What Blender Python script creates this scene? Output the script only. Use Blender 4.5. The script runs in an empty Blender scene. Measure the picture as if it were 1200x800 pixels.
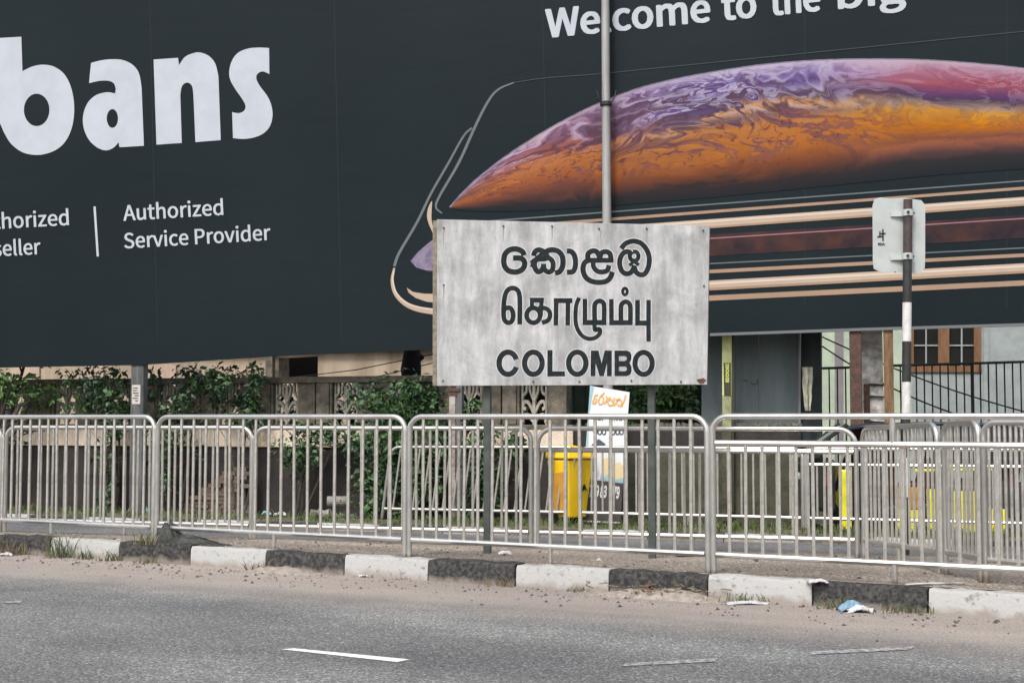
import bpy, bmesh, math, random
from mathutils import Vector, Matrix
from mathutils.geometry import tessellate_polygon
scene = bpy.context.scene
COL = scene.collection
rnd = random.Random(7)

# ------------------------------------------------------------------ camera
F = 1600.0                      # focal length in photo pixels (photo is 1200 wide)
HC = 1.214                      # eye height above the near carriageway
TH = math.atan(90 / F)          # slight upward tilt
cam_d = bpy.data.cameras.new("camera")
cam = bpy.data.objects.new("camera", cam_d)
COL.objects.link(cam)
cam.location = (0, 0, HC)
cam.rotation_euler = (math.pi / 2 + TH, 0, 0)
cam_d.sensor_width = 36
cam_d.lens = F / 1200 * 36
cam_d.clip_start = 0.1
cam_d.clip_end = 2000
scene.camera = cam

# ------------------------------------------------------------------ world, sun, exposure
SUN_EL, SUN_AZ = math.radians(52), math.radians(205)   # azimuth clockwise from +Y (north)
w = bpy.data.worlds.new("World")
scene.world = w
w.use_nodes = True
nt = w.node_tree
nt.nodes.clear()
sky = nt.nodes.new("ShaderNodeTexSky")
sky.sky_type = 'NISHITA'
sky.sun_disc = False
sky.sun_elevation = SUN_EL
sky.sun_rotation = SUN_AZ
sky.air_density = 1.0
sky.dust_density = 4.0
sky.ozone_density = 1.0
hsv = nt.nodes.new("ShaderNodeHueSaturation")
hsv.inputs["Saturation"].default_value = 0.35       # a milky, overcast sky
bgn = nt.nodes.new("ShaderNodeBackground")
bgn.inputs["Strength"].default_value = 0.15
wo = nt.nodes.new("ShaderNodeOutputWorld")
nt.links.new(sky.outputs[0], hsv.inputs["Color"])
nt.links.new(hsv.outputs[0], bgn.inputs["Color"])
nt.links.new(bgn.outputs[0], wo.inputs[0])
sd = bpy.data.lights.new("sun", 'SUN')
sd.energy = 1.5
sd.angle = math.radians(10)
sd.color = (1.0, 0.95, 0.88)
so = bpy.data.objects.new("sun", sd)
COL.objects.link(so)
sdir = Vector((math.sin(SUN_AZ) * math.cos(SUN_EL), math.cos(SUN_AZ) * math.cos(SUN_EL), math.sin(SUN_EL)))
so.rotation_euler = (-sdir).to_track_quat('-Z', 'Y').to_euler()
scene.view_settings.view_transform = 'Standard'
scene.view_settings.look = 'None'
scene.view_settings.exposure = 0.55
scene.view_settings.gamma = 1.0
scene.cycles.max_bounces = 6
scene.cycles.use_denoising = True

# ------------------------------------------------------------------ photo measurements to places
FW = Vector((0, math.cos(TH), math.sin(TH)))
UP = Vector((0, -math.sin(TH), math.cos(TH)))
O = Vector((0, 0, HC))
def ray(px, py):
    return FW * F + Vector((px - 600, 0, 0)) + UP * (400 - py)
def at(px, py, Y):                      # the place seen at a photo pixel, Y metres ahead
    d = ray(px, py)
    return O + d * (Y / d.y)
def on_h(px, py, z):                    # ... on the level z
    d = ray(px, py)
    return O + d * ((z - HC) / d.z)
def on_v(px, py, Yc, m, off=0.0):       # ... on the upright plane Y = Yc - m X, off metres in front of it
    d = ray(px, py)
    Yo = Yc - off * math.sqrt(1 + m * m)
    return O + d * (Yo / (d.y + m * d.x))
def X_on(px, Yc, m):                    # X on a ground line Y = Yc - m X under photo column px
    s = (px - 600) / F
    return s * Yc / (1 + m * s)
def lerp(a, b, t): return a + (b - a) * t

# ground lines  (Yc, m, z)
KERB = (9.98, 0.53)
ROW1 = (10.22, 0.53)
ROW2 = (11.94, 0.29)
EDGE = (12.2, 0.29)
KERB3 = (15.64, 0.32)
ROW3 = (17.1, 0.40)
WALL = (18.4, 0.32)
BILL = (17.87, 0.27)
ZM1, ZM2, ZE = 0.154, 0.098, 0.09
ZF1, ZF2, ZK3 = -0.03, -0.116, -0.036
def gz(X, Y):                            # height of the verge beyond the far road
    u = Y + 0.32 * X
    pts = [(15.6, -0.036), (17.0, -0.075), (18.4, -0.2), (60, -0.2)]
    if u <= pts[0][0]: return pts[0][1]
    for (a, za), (b, zb) in zip(pts, pts[1:]):
        if u <= b: return lerp(za, zb, (u - a) / (b - a))
    return -0.2
def gm(X, Y):                            # height of the median
    y1 = KERB[0] - KERB[1] * X; y2 = EDGE[0] - EDGE[1] * X
    t = 0.5 if y2 - y1 < .05 else min(1, max(0, (Y - y1) / (y2 - y1)))
    return lerp(ZM1, ZE, t)

# ------------------------------------------------------------------ materials
def mat(name, col, rough=0.6, metal=0.0, var=0.0, scale=8.0, col2=None, bump=0.0, bscale=40.0, spec=0.5, detail=5.0,
        streak=False, lo=0.35, hi=0.65, each=False, foot=None):
    m = bpy.data.materials.new(name)
    m.use_nodes = True
    n = m.node_tree; N = n.nodes; L = n.links
    b = N["Principled BSDF"]
    b.inputs["Base Color"].default_value = (*col, 1)
    b.inputs["Roughness"].default_value = rough
    b.inputs["Metallic"].default_value = metal
    b.inputs["Specular IOR Level"].default_value = spec
    tc = None
    if var or col2 or bump:
        tc = N.new("ShaderNodeTexCoord")
    src = tc.outputs["Object"] if tc else None
    if each and tc:                       # every object its own stretch of the pattern
        oi = N.new("ShaderNodeObjectInfo"); sc = N.new("ShaderNodeVectorMath"); sc.operation = 'MULTIPLY_ADD'
        cb = N.new("ShaderNodeCombineXYZ")
        for i in range(3): L.new(oi.outputs["Random"], cb.inputs[i])
        sc.inputs[1].default_value = (91, 57, 33); L.new(cb.outputs[0], sc.inputs[0]); L.new(src, sc.inputs[2]); src = sc.outputs[0]
    if var or col2:
        nz = N.new("ShaderNodeTexNoise"); nz.inputs["Scale"].default_value = scale; nz.inputs["Detail"].default_value = detail
        nz.inputs["Roughness"].default_value = 0.65
        if streak:
            mp = N.new("ShaderNodeMapping"); mp.inputs["Scale"].default_value = (1, 1, 0.18)
            L.new(src, mp.inputs[0]); L.new(mp.outputs[0], nz.inputs["Vector"])
        else:
            L.new(src, nz.inputs["Vector"])
        r = N.new("ShaderNodeValToRGB")
        c2 = col2 if col2 else tuple(max(0, c * (1 - var)) for c in col)
        c1 = col if col2 else tuple(min(1, c * (1 + var)) for c in col)
        r.color_ramp.elements[0].position = lo; r.color_ramp.elements[1].position = hi
        r.color_ramp.elements[0].color = (*c2, 1); r.color_ramp.elements[1].color = (*c1, 1)
        L.new(nz.outputs["Fac"], r.inputs[0]); out = r.outputs[0]
        if foot:                          # dust or rust creeping up from the foot: (colour, height, noise scale)
            fc, fh, fs = foot
            sx = N.new("ShaderNodeSeparateXYZ"); L.new(tc.outputs["Object"], sx.inputs[0])
            n5 = N.new("ShaderNodeTexNoise"); n5.inputs["Scale"].default_value = fs; n5.inputs["Detail"].default_value = 6; L.new(src, n5.inputs["Vector"])
            ma = N.new("ShaderNodeMath"); ma.operation = 'MULTIPLY_ADD'; ma.inputs[1].default_value = -fh * 2.2; L.new(n5.outputs["Fac"], ma.inputs[0]); L.new(sx.outputs["Z"], ma.inputs[2])
            mr = N.new("ShaderNodeMapRange"); mr.inputs["From Min"].default_value = -fh; mr.inputs["From Max"].default_value = fh * .35 - fh * .5
            mr.inputs["To Min"].default_value = .85; mr.inputs["To Max"].default_value = 0; L.new(ma.outputs[0], mr.inputs["Value"])
            mx = N.new("ShaderNodeMixRGB"); L.new(mr.outputs[0], mx.inputs[0]); L.new(out, mx.inputs[1]); mx.inputs[2].default_value = (*fc, 1); out = mx.outputs[0]
        L.new(out, b.inputs["Base Color"])
    if bump:
        n2 = N.new("ShaderNodeTexNoise"); n2.inputs["Scale"].default_value = bscale; n2.inputs["Detail"].default_value = 4
        L.new(src, n2.inputs["Vector"])
        bp = N.new("ShaderNodeBump"); bp.inputs["Strength"].default_value = bump; bp.inputs["Distance"].default_value = 0.02
        L.new(n2.outputs["Fac"], bp.inputs["Height"]); L.new(bp.outputs[0], b.inputs["Normal"])
    return m

def nodes_of(m):
    return m.node_tree.nodes, m.node_tree.links, m.node_tree.nodes["Principled BSDF"]

M = {}
M['galv'] = mat("galvanised", (0.59, 0.58, 0.555), 0.29, 0.85, 0.10, 7, bump=0.04, bscale=50, each=True, foot=((.27, .20, .15), .035, 14))
M['galv_bar'] = mat("galvanised_bar", (0.46, 0.44, 0.405), 0.42, 0.5, 0.2, 18)
M['kwhite'] = mat("kerb_white_paint", (0.37, 0.37, 0.365), 0.95, col2=(0.20, 0.19, 0.175), scale=24, bump=0.35, bscale=30, lo=.33, hi=.43, spec=.1, detail=9, each=True, foot=((.25, .215, .185), .06, 9))
M['kblack'] = mat("kerb_black_paint", (0.026, 0.026, 0.028), 0.9, col2=(0.085, 0.08, 0.076), scale=34, bump=0.45, bscale=45, lo=.34, hi=.58, spec=.15, each=True, foot=((.22, .19, .165), .05, 9))
M['signpost'] = mat("post_green_grey", (0.055, 0.066, 0.060), 0.55, 0, 0.25, 9)
M['letter'] = mat("letter_paint", (0.020, 0.025, 0.028), 0.9, 0, 0.3, 30, spec=.08)
M['halo'] = mat("letter_edge_paint", (0.50, 0.495, 0.50), 0.7, 0, 0.10, 30)
M['signedge'] = mat("sign_edge_wood", (0.20, 0.175, 0.13), 0.85, 0, 0.3, 20, bump=.4)
M['rust'] = mat("rust", (0.14, 0.055, 0.03), 0.9, 0, col2=(0.05, 0.03, 0.025), scale=30, bump=.5)
M['bill_white'] = mat("print_white", (0.42, 0.45, 0.50), 0.7, 0, 0.05, 3, spec=.15)
M['print_grey'] = mat("print_grey", (0.125, 0.145, 0.155), 0.7, spec=.12)
M['print_line'] = mat("print_dark_line", (0.05, 0.06, 0.067), 0.7, spec=.12)
M['print_tan'] = mat("print_tan", (0.31, 0.21, 0.15), 0.7, 0, 0.06, 2, spec=.12)
M['print_tan_light'] = mat("print_pale_tan", (0.42, 0.325, 0.255), 0.7, 0, 0.05, 2, spec=.12)
M['print_maroon'] = mat("print_maroon", (0.062, 0.028, 0.024), 0.7, 0, spec=.12, col2=(.018, .015, .022), scale=3, detail=8)
M['print_pink'] = mat("print_pink", (0.26, 0.13, 0.16), 0.7, spec=.12)
M['print_lilac'] = mat("print_lilac", (0.24, 0.205, 0.29), 0.7, 0, spec=.12, col2=(0.12, 0.10, 0.16), scale=9)
M['pole_white'] = mat("pole_galvanised", (0.30, 0.30, 0.295), 0.5, 0.2, 0.2, 7, streak=True)
M['pole_grey'] = mat("pole_concrete_grey", (0.15, 0.155, 0.155), 0.85, 0, col2=(0.055, 0.058, 0.06), scale=9, bump=.3, streak=True, spec=.2)
M['paper'] = mat("old_paper", (0.50, 0.47, 0.44), 0.9, 0, 0.15, 30)
M['ink'] = mat("faded_ink", (0.10, 0.10, 0.11), 0.9)
M['rusty'] = mat("rusty_steel", (0.115, 0.055, 0.038), 0.85, 0, col2=(0.05, 0.032, 0.028), scale=18, bump=.5)
M['rust_ochre'] = mat("rusty_ochre_steel", (0.23, 0.13, 0.06), 0.85, 0, col2=(0.10, 0.055, 0.035), scale=20, bump=.5, streak=True)
M['column'] = mat("column_plaster", (0.78, 0.78, 0.76), 0.9, 0, col2=(0.30, 0.26, 0.22), scale=9, bump=.4)
M['beige'] = mat("beige_plaster", (0.50, 0.41, 0.31), 0.9, 0, col2=(0.32, 0.255, 0.19), scale=2.5, bump=.3, streak=True)
M['plinth'] = mat("plinth_plaster", (0.76, 0.65, 0.53), 0.9, 0, col2=(0.50, 0.40, 0.30), scale=4, bump=.4, streak=True)
M['dark_wall'] = mat("dark_brown_render", (0.042, 0.034, 0.03), 0.9, 0, col2=(0.018, 0.017, 0.018), scale=3, bump=.6)  # very dark brown for the lower wall and the upper band
M['moss_wall'] = mat("mossy_render", (0.085, 0.085, 0.055), 0.95, 0, col2=(0.04, 0.038, 0.028), scale=4, bump=.6)
M['weathered'] = mat("weathered_concrete", (0.20, 0.17, 0.13), 0.9, 0, col2=(0.075, 0.068, 0.056), scale=6, bump=.6)
M['screen'] = mat("screen_block_concrete", (0.36, 0.33, 0.28), 0.9, 0, 0.3, 15, bump=.4)
M['recess'] = mat("recess_shade", (0.014, 0.015, 0.018), 0.9)  # near black standing for shade in openings and the deep recess
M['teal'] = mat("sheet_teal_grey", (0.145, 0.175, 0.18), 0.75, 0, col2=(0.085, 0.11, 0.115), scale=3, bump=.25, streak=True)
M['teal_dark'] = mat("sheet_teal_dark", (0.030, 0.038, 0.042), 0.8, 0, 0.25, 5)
M['mint'] = mat("mint_plaster", (0.50, 0.60, 0.45), 0.9, 0, col2=(0.40, 0.47, 0.38), scale=3, bump=.2)
M['blue_grey'] = mat("pale_grey_plaster", (0.34, 0.385, 0.385), 0.9, 0, col2=(.27, .305, .305), scale=5, bump=.2)
M['mauve'] = mat("grey_band_plaster", (0.24, 0.225, 0.24), 0.9, 0, 0.12, 5)
M['wood'] = mat("varnished_wood", (0.24, 0.125, 0.055), 0.6, 0, col2=(0.13, 0.06, 0.03), scale=12, streak=True)
M['pane'] = mat("window_glass", (0.02, 0.022, 0.02), 0.15)
M['iron'] = mat("black_iron", (0.012, 0.014, 0.018), 0.6)
M['cable'] = mat("cable", (0.012, 0.012, 0.014), 0.6)
M['cloth'] = mat("pale_cloth", (0.72, 0.72, 0.58), 0.95, 0, col2=(.42, .41, .34), scale=14, bump=.4)
M['lime'] = mat("lime_paint", (0.62, 0.64, 0.30), 0.7, 0, col2=(0.42, 0.42, 0.20), scale=8)
M['lime_dark'] = mat("lettered_band_and_side_shade", (0.035, 0.04, 0.02), 0.7)  # lettered band, and the shade painted on the post's right side
M['leaf'] = mat("leaf_green", (0.075, 0.150, 0.045), 0.5, 0, col2=(0.032, 0.080, 0.028), scale=3)
M['leaf_bright'] = mat("leaf_bright_green", (0.12, 0.22, 0.05), 0.5, 0, col2=(0.05, 0.12, 0.03), scale=3)
M['leaf_dark'] = mat("leaf_dark_green", (0.042, 0.092, 0.042), 0.5, 0, col2=(0.018, 0.046, 0.024), scale=3)
M['bark'] = mat("bark", (0.055, 0.045, 0.035), 0.9, 0, 0.35, 12, bump=.6)
M['bark_black'] = mat("bark_black", (0.012, 0.013, 0.015), 0.9, 0, 0.3, 12, bump=.6)
M['grass'] = mat("grass_blade", (0.10, 0.13, 0.035), 0.7, 0, col2=(0.055, 0.085, 0.025), scale=2)
M['dry'] = mat("dry_stalk", (0.22, 0.18, 0.10), 0.8, 0, col2=(0.11, 0.08, 0.05), scale=6)
M['stone'] = mat("stone", (0.30, 0.265, 0.235), 0.95, 0, 0.3, 20, bump=.5)
M['darkstone'] = mat("dark_clod", (0.06, 0.05, 0.045), 0.95, 0, 0.3, 20)
M['brick'] = mat("clay_brick", (0.15, 0.11, 0.085), 0.95, 0, col2=(0.085, 0.065, 0.055), scale=5, bump=.6, each=True)
M['tarp'] = mat("black_plastic_sheet", (0.040, 0.042, 0.038), 0.55, 0, 0.5, 9, bump=.6, bscale=24, spec=.2)
M['yellow'] = mat("yellow_plastic", (0.80, 0.52, 0.012), 0.45, 0, 0.08, 4)
M['orange'] = mat("orange_paint_and_bin_shade", (0.52, 0.25, 0.03), 0.6, 0, 0.15, 6)  # vehicle panel colour, and the shade painted on the bin's left side
M['tuk_yellow'] = mat("vehicle_yellow_paint", (0.85, 0.78, 0.02), 0.3)
M['cowl'] = mat("dark_body_and_front_shade", (0.03, 0.032, 0.03), 0.4)  # dark body colour, also the shade over the vehicle's front
M['seam'] = mat("print_seam", (0.019, 0.026, 0.030), 0.6, spec=.15)
M['stain'] = mat("rust_wash", (0.24, 0.225, 0.21), 0.8)
M['lime_low'] = mat("dull_lime", (0.26, 0.26, 0.14), 0.8, 0, 0.3, 9)  # duller lime for the post's lower shaft
M['print_glint'] = mat("print_glint", (0.56, 0.47, 0.40), 0.7, spec=.12)
M['shutter'] = mat("faded_shutter", (0.46, 0.35, 0.28), 0.85, 0, 0.15, 6)
M['vinyl'] = mat("navy_vinyl", (0.012, 0.014, 0.030), 0.5, bump=.2)
M['rubber'] = mat("rubber", (0.014, 0.014, 0.014), 0.8)
M['chrome'] = mat("chrome", (0.6, 0.6, 0.6), 0.2, 0.9)
M['glass'] = mat("windscreen_glass", (0.30, 0.36, 0.31), 0.25)
M['seat'] = mat("seat_maroon", (0.07, 0.018, 0.02), 0.6)
M['red'] = mat("red_lamp", (0.30, 0.03, 0.02), 0.3)
M['white_plastic'] = mat("white_litter", (0.46, 0.465, 0.47), 0.7, bump=.3)
M['blue_plastic'] = mat("blue_litter", (0.16, 0.28, 0.38), 0.5, bump=.3)
M['cyan_plastic'] = mat("cyan_litter", (0.22, 0.46, 0.50), 0.5)
M['plate'] = mat("plate_back_grey", (0.43, 0.46, 0.45), 0.6, 0.1, 0.08, 6)
M['band_black'] = mat("pole_black_paint", (0.022, 0.023, 0.025), 0.6, 0, 0.3, 20)
M['band_white'] = mat("pole_white_paint", (0.58, 0.57, 0.56), 0.6, 0, 0.12, 20)
M['band_brown'] = mat("pole_weathered_paint", (0.055, 0.040, 0.038), 0.7, 0, 0.3, 20)
M['board_white'] = mat("board_print_white", (0.62, 0.64, 0.66), 0.5, 0, 0.06, 5)
M['board_blue'] = mat("board_print_blue", (0.25, 0.42, 0.50), 0.5, 0, 0.12, 6)
M['board_brown'] = mat("board_print_brown", (0.055, 0.042, 0.040), 0.5, 0, 0.2, 8)
M['board_orange'] = mat("board_print_orange", (0.62, 0.33, 0.06), 0.5)
M['board_cream'] = mat("board_print_cream", (0.62, 0.50, 0.28), 0.5)
M['board_navy'] = mat("board_print_navy", (0.05, 0.06, 0.09), 0.5)
M['pebble'] = mat("pebble", (0.22, 0.19, 0.17), 0.95, 0, 0.4, 9)
M['concrete'] = mat("concrete_pipe", (0.22, 0.21, 0.19), 0.95, 0, 0.25, 12, bump=.4)
M['pinkpost'] = mat("peeling_post", (0.42, 0.38, 0.35), 0.9, 0, col2=(0.16, 0.10, 0.08), scale=10, bump=.5)
M['gate_green'] = mat("green_gate_paint", (0.045, 0.075, 0.05), 0.6, 0, 0.25, 7)
M['gate_pale'] = mat("pale_green_post", (0.16, 0.22, 0.17), 0.6, 0, 0.25, 7)

# asphalt with sandy dust along the kerb
def asphalt(name, base, dust, line=None, soft=1.0, reach=0.5):
    m = bpy.data.materials.new(name); m.use_nodes = True
    N, L, b = nodes_of(m)
    b.inputs["Roughness"].default_value = 0.92
    b.inputs["Specular IOR Level"].default_value = 0.25
    tc = N.new("ShaderNodeTexCoord")
    fine = N.new("ShaderNodeTexNoise"); fine.inputs["Scale"].default_value = 70; fine.inputs["Detail"].default_value = 4
    fine.inputs["Roughness"].default_value = .8
    mid = N.new("ShaderNodeTexNoise"); mid.inputs["Scale"].default_value = .8; mid.inputs["Detail"].default_value = 6
    L.new(tc.outputs["Object"], fine.inputs["Vector"]); L.new(tc.outputs["Object"], mid.inputs["Vector"])
    r = N.new("ShaderNodeValToRGB")
    r.color_ramp.elements[0].position = .36; r.color_ramp.elements[1].position = .64
    r.color_ramp.elements[0].color = (*[c * .35 for c in base], 1); r.color_ramp.elements[1].color = (*[c * 2.1 for c in base], 1)
    L.new(fine.outputs["Fac"], r.inputs[0])
    # aggregate: every chip its own brightness
    vo = N.new("ShaderNodeTexVoronoi"); vo.inputs["Scale"].default_value = 80
    L.new(tc.outputs["Object"], vo.inputs["Vector"])
    sv = N.new("ShaderNodeSeparateColor"); L.new(vo.outputs["Color"], sv.inputs[0])
    rv = N.new("ShaderNodeValToRGB"); rv.color_ramp.elements[0].position = .05; rv.color_ramp.elements[1].position = 1
    rv.color_ramp.elements[0].color = (.40, .40, .40, 1); rv.color_ramp.elements[1].color = (1.2, 1.2, 1.17, 1)
    xx = rv.color_ramp.elements.new(.8); xx.color = (.72, .72, .72, 1)
    L.new(sv.outputs[0], rv.inputs[0])
    gm_ = N.new("ShaderNodeVectorMath"); gm_.operation = 'SCALE'; gm_.inputs["Scale"].default_value = 1.45; L.new(rv.outputs[0], gm_.inputs[0])
    gmul = N.new("ShaderNodeMixRGB"); gmul.blend_type = 'MULTIPLY'; gmul.inputs[0].default_value = 1
    L.new(r.outputs[0], gmul.inputs[1]); L.new(gm_.outputs[0], gmul.inputs[2])
    r2 = N.new("ShaderNodeValToRGB")
    r2.color_ramp.elements[0].position = .3; r2.color_ramp.elements[1].position = .7
    r2.color_ramp.elements[0].color = (.74, .745, .76, 1); r2.color_ramp.elements[1].color = (1.18, 1.18, 1.16, 1)
    L.new(mid.outputs["Fac"], r2.inputs[0])
    mul = N.new("ShaderNodeMixRGB"); mul.blend_type = 'MULTIPLY'; mul.inputs[0].default_value = 1
    L.new(gmul.outputs[0], mul.inputs[1]); L.new(r2.outputs[0], mul.inputs[2])
    out = mul.outputs[0]
    if line:
        # distance in front of the kerb line Y = Yc - m X
        sx = N.new("ShaderNodeSeparateXYZ"); L.new(tc.outputs["Object"], sx.inputs[0])
        a = N.new("ShaderNodeMath"); a.operation = 'MULTIPLY_ADD'; a.inputs[1].default_value = line[1]; 
        L.new(sx.outputs["X"], a.inputs[0]); L.new(sx.outputs["Y"], a.inputs[2])
        d = N.new("ShaderNodeMath"); d.operation = 'SUBTRACT'; d.inputs[0].default_value = line[0]; L.new(a.outputs[0], d.inputs[1])
        n3 = N.new("ShaderNodeTexNoise"); n3.inputs["Scale"].default_value = 2.2; n3.inputs["Detail"].default_value = 8; n3.inputs["Roughness"].default_value = .7
        L.new(tc.outputs["Object"], n3.inputs["Vector"])
        e = N.new("ShaderNodeMath"); e.operation = 'MULTIPLY_ADD'; e.inputs[1].default_value = -1.1 * soft; L.new(n3.outputs["Fac"], e.inputs[0]); L.new(d.outputs[0], e.inputs[2])
        n4 = N.new("ShaderNodeTexNoise"); n4.inputs["Scale"].default_value = 45; n4.inputs["Detail"].default_value = 3
        L.new(tc.outputs["Object"], n4.inputs["Vector"])
        e2 = N.new("ShaderNodeMath"); e2.operation = 'MULTIPLY_ADD'; e2.inputs[1].default_value = .9; L.new(n4.outputs["Fac"], e2.inputs[0]); L.new(e.outputs[0], e2.inputs[2])
        mr = N.new("ShaderNodeMapRange"); mr.inputs["From Min"].default_value = reach; mr.inputs["From Max"].default_value = reach + 1.15
        mr.inputs["To Min"].default_value = 1; mr.inputs["To Max"].default_value = 0
        L.new(e2.outputs[0], mr.inputs["Value"])
        r3 = N.new("ShaderNodeValToRGB")
        r3.color_ramp.elements[0].position = .3; r3.color_ramp.elements[1].position = .68
        r3.color_ramp.elements[0].color = (*[c * .42 for c in dust], 1); r3.color_ramp.elements[1].color = (*[c * 1.4 for c in dust], 1)
        L.new(fine.outputs["Fac"], r3.inputs[0])
        mx = N.new("ShaderNodeMixRGB"); L.new(mr.outputs[0], mx.inputs[0]); L.new(out, mx.inputs[1]); L.new(r3.outputs[0], mx.inputs[2])
        out = mx.outputs[0]
    # wheel paths and old patches drawn out along the carriageway
    mw_ = N.new("ShaderNodeMapping"); mw_.vector_type = 'TEXTURE'; mw_.inputs["Rotation"].default_value = (0, 0, -.487); mw_.inputs["Scale"].default_value = (7, .9, 1)
    L.new(tc.outputs["Object"], mw_.inputs[0])
    nw = N.new("ShaderNodeTexNoise"); nw.inputs["Scale"].default_value = 1.2; nw.inputs["Detail"].default_value = 5; L.new(mw_.outputs[0], nw.inputs["Vector"])
    rw = N.new("ShaderNodeValToRGB"); rw.color_ramp.elements[0].position = .35; rw.color_ramp.elements[1].position = .65
    rw.color_ramp.elements[0].color = (.78, .78, .79, 1); rw.color_ramp.elements[1].color = (1.1, 1.1, 1.09, 1)
    L.new(nw.outputs["Fac"], rw.inputs[0])
    m3 = N.new("ShaderNodeMixRGB"); m3.blend_type = 'MULTIPLY'; m3.inputs[0].default_value = 1
    L.new(out, m3.inputs[1]); L.new(rw.outputs[0], m3.inputs[2]); out = m3.outputs[0]
    L.new(out, b.inputs["Base Color"])
    bp = N.new("ShaderNodeBump"); bp.inputs["Strength"].default_value = .8; bp.inputs["Distance"].default_value = .006
    L.new(fine.outputs["Fac"], bp.inputs["Height"]); L.new(bp.outputs[0], b.inputs["Normal"])
    return m
M['asphalt'] = asphalt("asphalt", (0.152, 0.155, 0.156), (0.335, 0.295, 0.268), KERB, 1.3, 0.50)
M['asphalt_far'] = asphalt("asphalt_far", (0.135, 0.137, 0.144), (0.24, 0.20, 0.17))
M['dirt'] = asphalt("median_dirt", (0.245, 0.212, 0.182), (0.2, 0.2, 0.2))
M['verge'] = mat("verge_soil", (0.14, 0.12, 0.085), 0.95, 0, col2=(0.06, 0.075, 0.03), scale=1.5, bump=.8, bscale=25)
M['ground'] = mat("ground_soil", (0.16, 0.14, 0.11), 0.95, 0, 0.3, 0.5)
M['roadpaint'] = mat("road_paint", (0.70, 0.70, 0.68), 0.8, 0, col2=(0.32, 0.32, 0.32), scale=22, lo=.25, hi=.45)
M['roadpaint_worn'] = mat("road_paint_worn", (0.36, 0.36, 0.36), 0.9, 0, col2=(0.14, 0.14, 0.145), scale=30, lo=.42, hi=.58, spec=.2)

# sign face: white paint gone patchy grey, with vertical streaks and rust specks
def sign_face():
    m = bpy.data.materials.new("sign_face_paint"); m.use_nodes = True
    N, L, b = nodes_of(m); b.inputs["Roughness"].default_value = .65
    tc = N.new("ShaderNodeTexCoord")
    mp = N.new("ShaderNodeMapping"); mp.inputs["Scale"].default_value = (1.7, 1.7, .32); L.new(tc.outputs["Object"], mp.inputs[0])
    n1 = N.new("ShaderNodeTexNoise"); n1.inputs["Scale"].default_value = 7.5; n1.inputs["Detail"].default_value = 10; n1.inputs["Roughness"].default_value = .7
    L.new(mp.outputs[0], n1.inputs["Vector"])
    n2 = N.new("ShaderNodeTexNoise"); n2.inputs["Scale"].default_value = 3.2; n2.inputs["Detail"].default_value = 10; n2.inputs["Distortion"].default_value = .5; n2.inputs["Roughness"].default_value = .65
    L.new(tc.outputs["Object"], n2.inputs["Vector"])
    n3 = N.new("ShaderNodeTexNoise"); n3.inputs["Scale"].default_value = 60; L.new(tc.outputs["Object"], n3.inputs["Vector"])
    a = N.new("ShaderNodeMath"); a.operation = 'ADD'; L.new(n1.outputs["Fac"], a.inputs[0]); L.new(n2.outputs["Fac"], a.inputs[1])
    a2 = N.new("ShaderNodeMath"); a2.operation = 'MULTIPLY_ADD'; a2.inputs[1].default_value = .12; L.new(n3.outputs["Fac"], a2.inputs[0]); L.new(a.outputs[0], a2.inputs[2])
    r = N.new("ShaderNodeValToRGB"); e = r.color_ramp.elements
    e[0].position = .40; e[0].color = (.205, .21, .21, 1); e[1].position = .66; e[1].color = (.50, .495, .505, 1)
    x = e.new(.50); x.color = (.30, .305, .305, 1); x = e.new(.57); x.color = (.385, .385, .39, 1)
    h = N.new("ShaderNodeMath"); h.operation = 'MULTIPLY'; h.inputs[1].default_value = .5; L.new(a2.outputs[0], h.inputs[0])
    L.new(h.outputs[0], r.inputs[0]); L.new(r.outputs[0], b.inputs["Base Color"])
    bp = N.new("ShaderNodeBump"); bp.inputs["Strength"].default_value = .15; L.new(n1.outputs["Fac"], bp.inputs["Height"]); L.new(bp.outputs[0], b.inputs["Normal"])
    return m
M['signface'] = sign_face()

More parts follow.
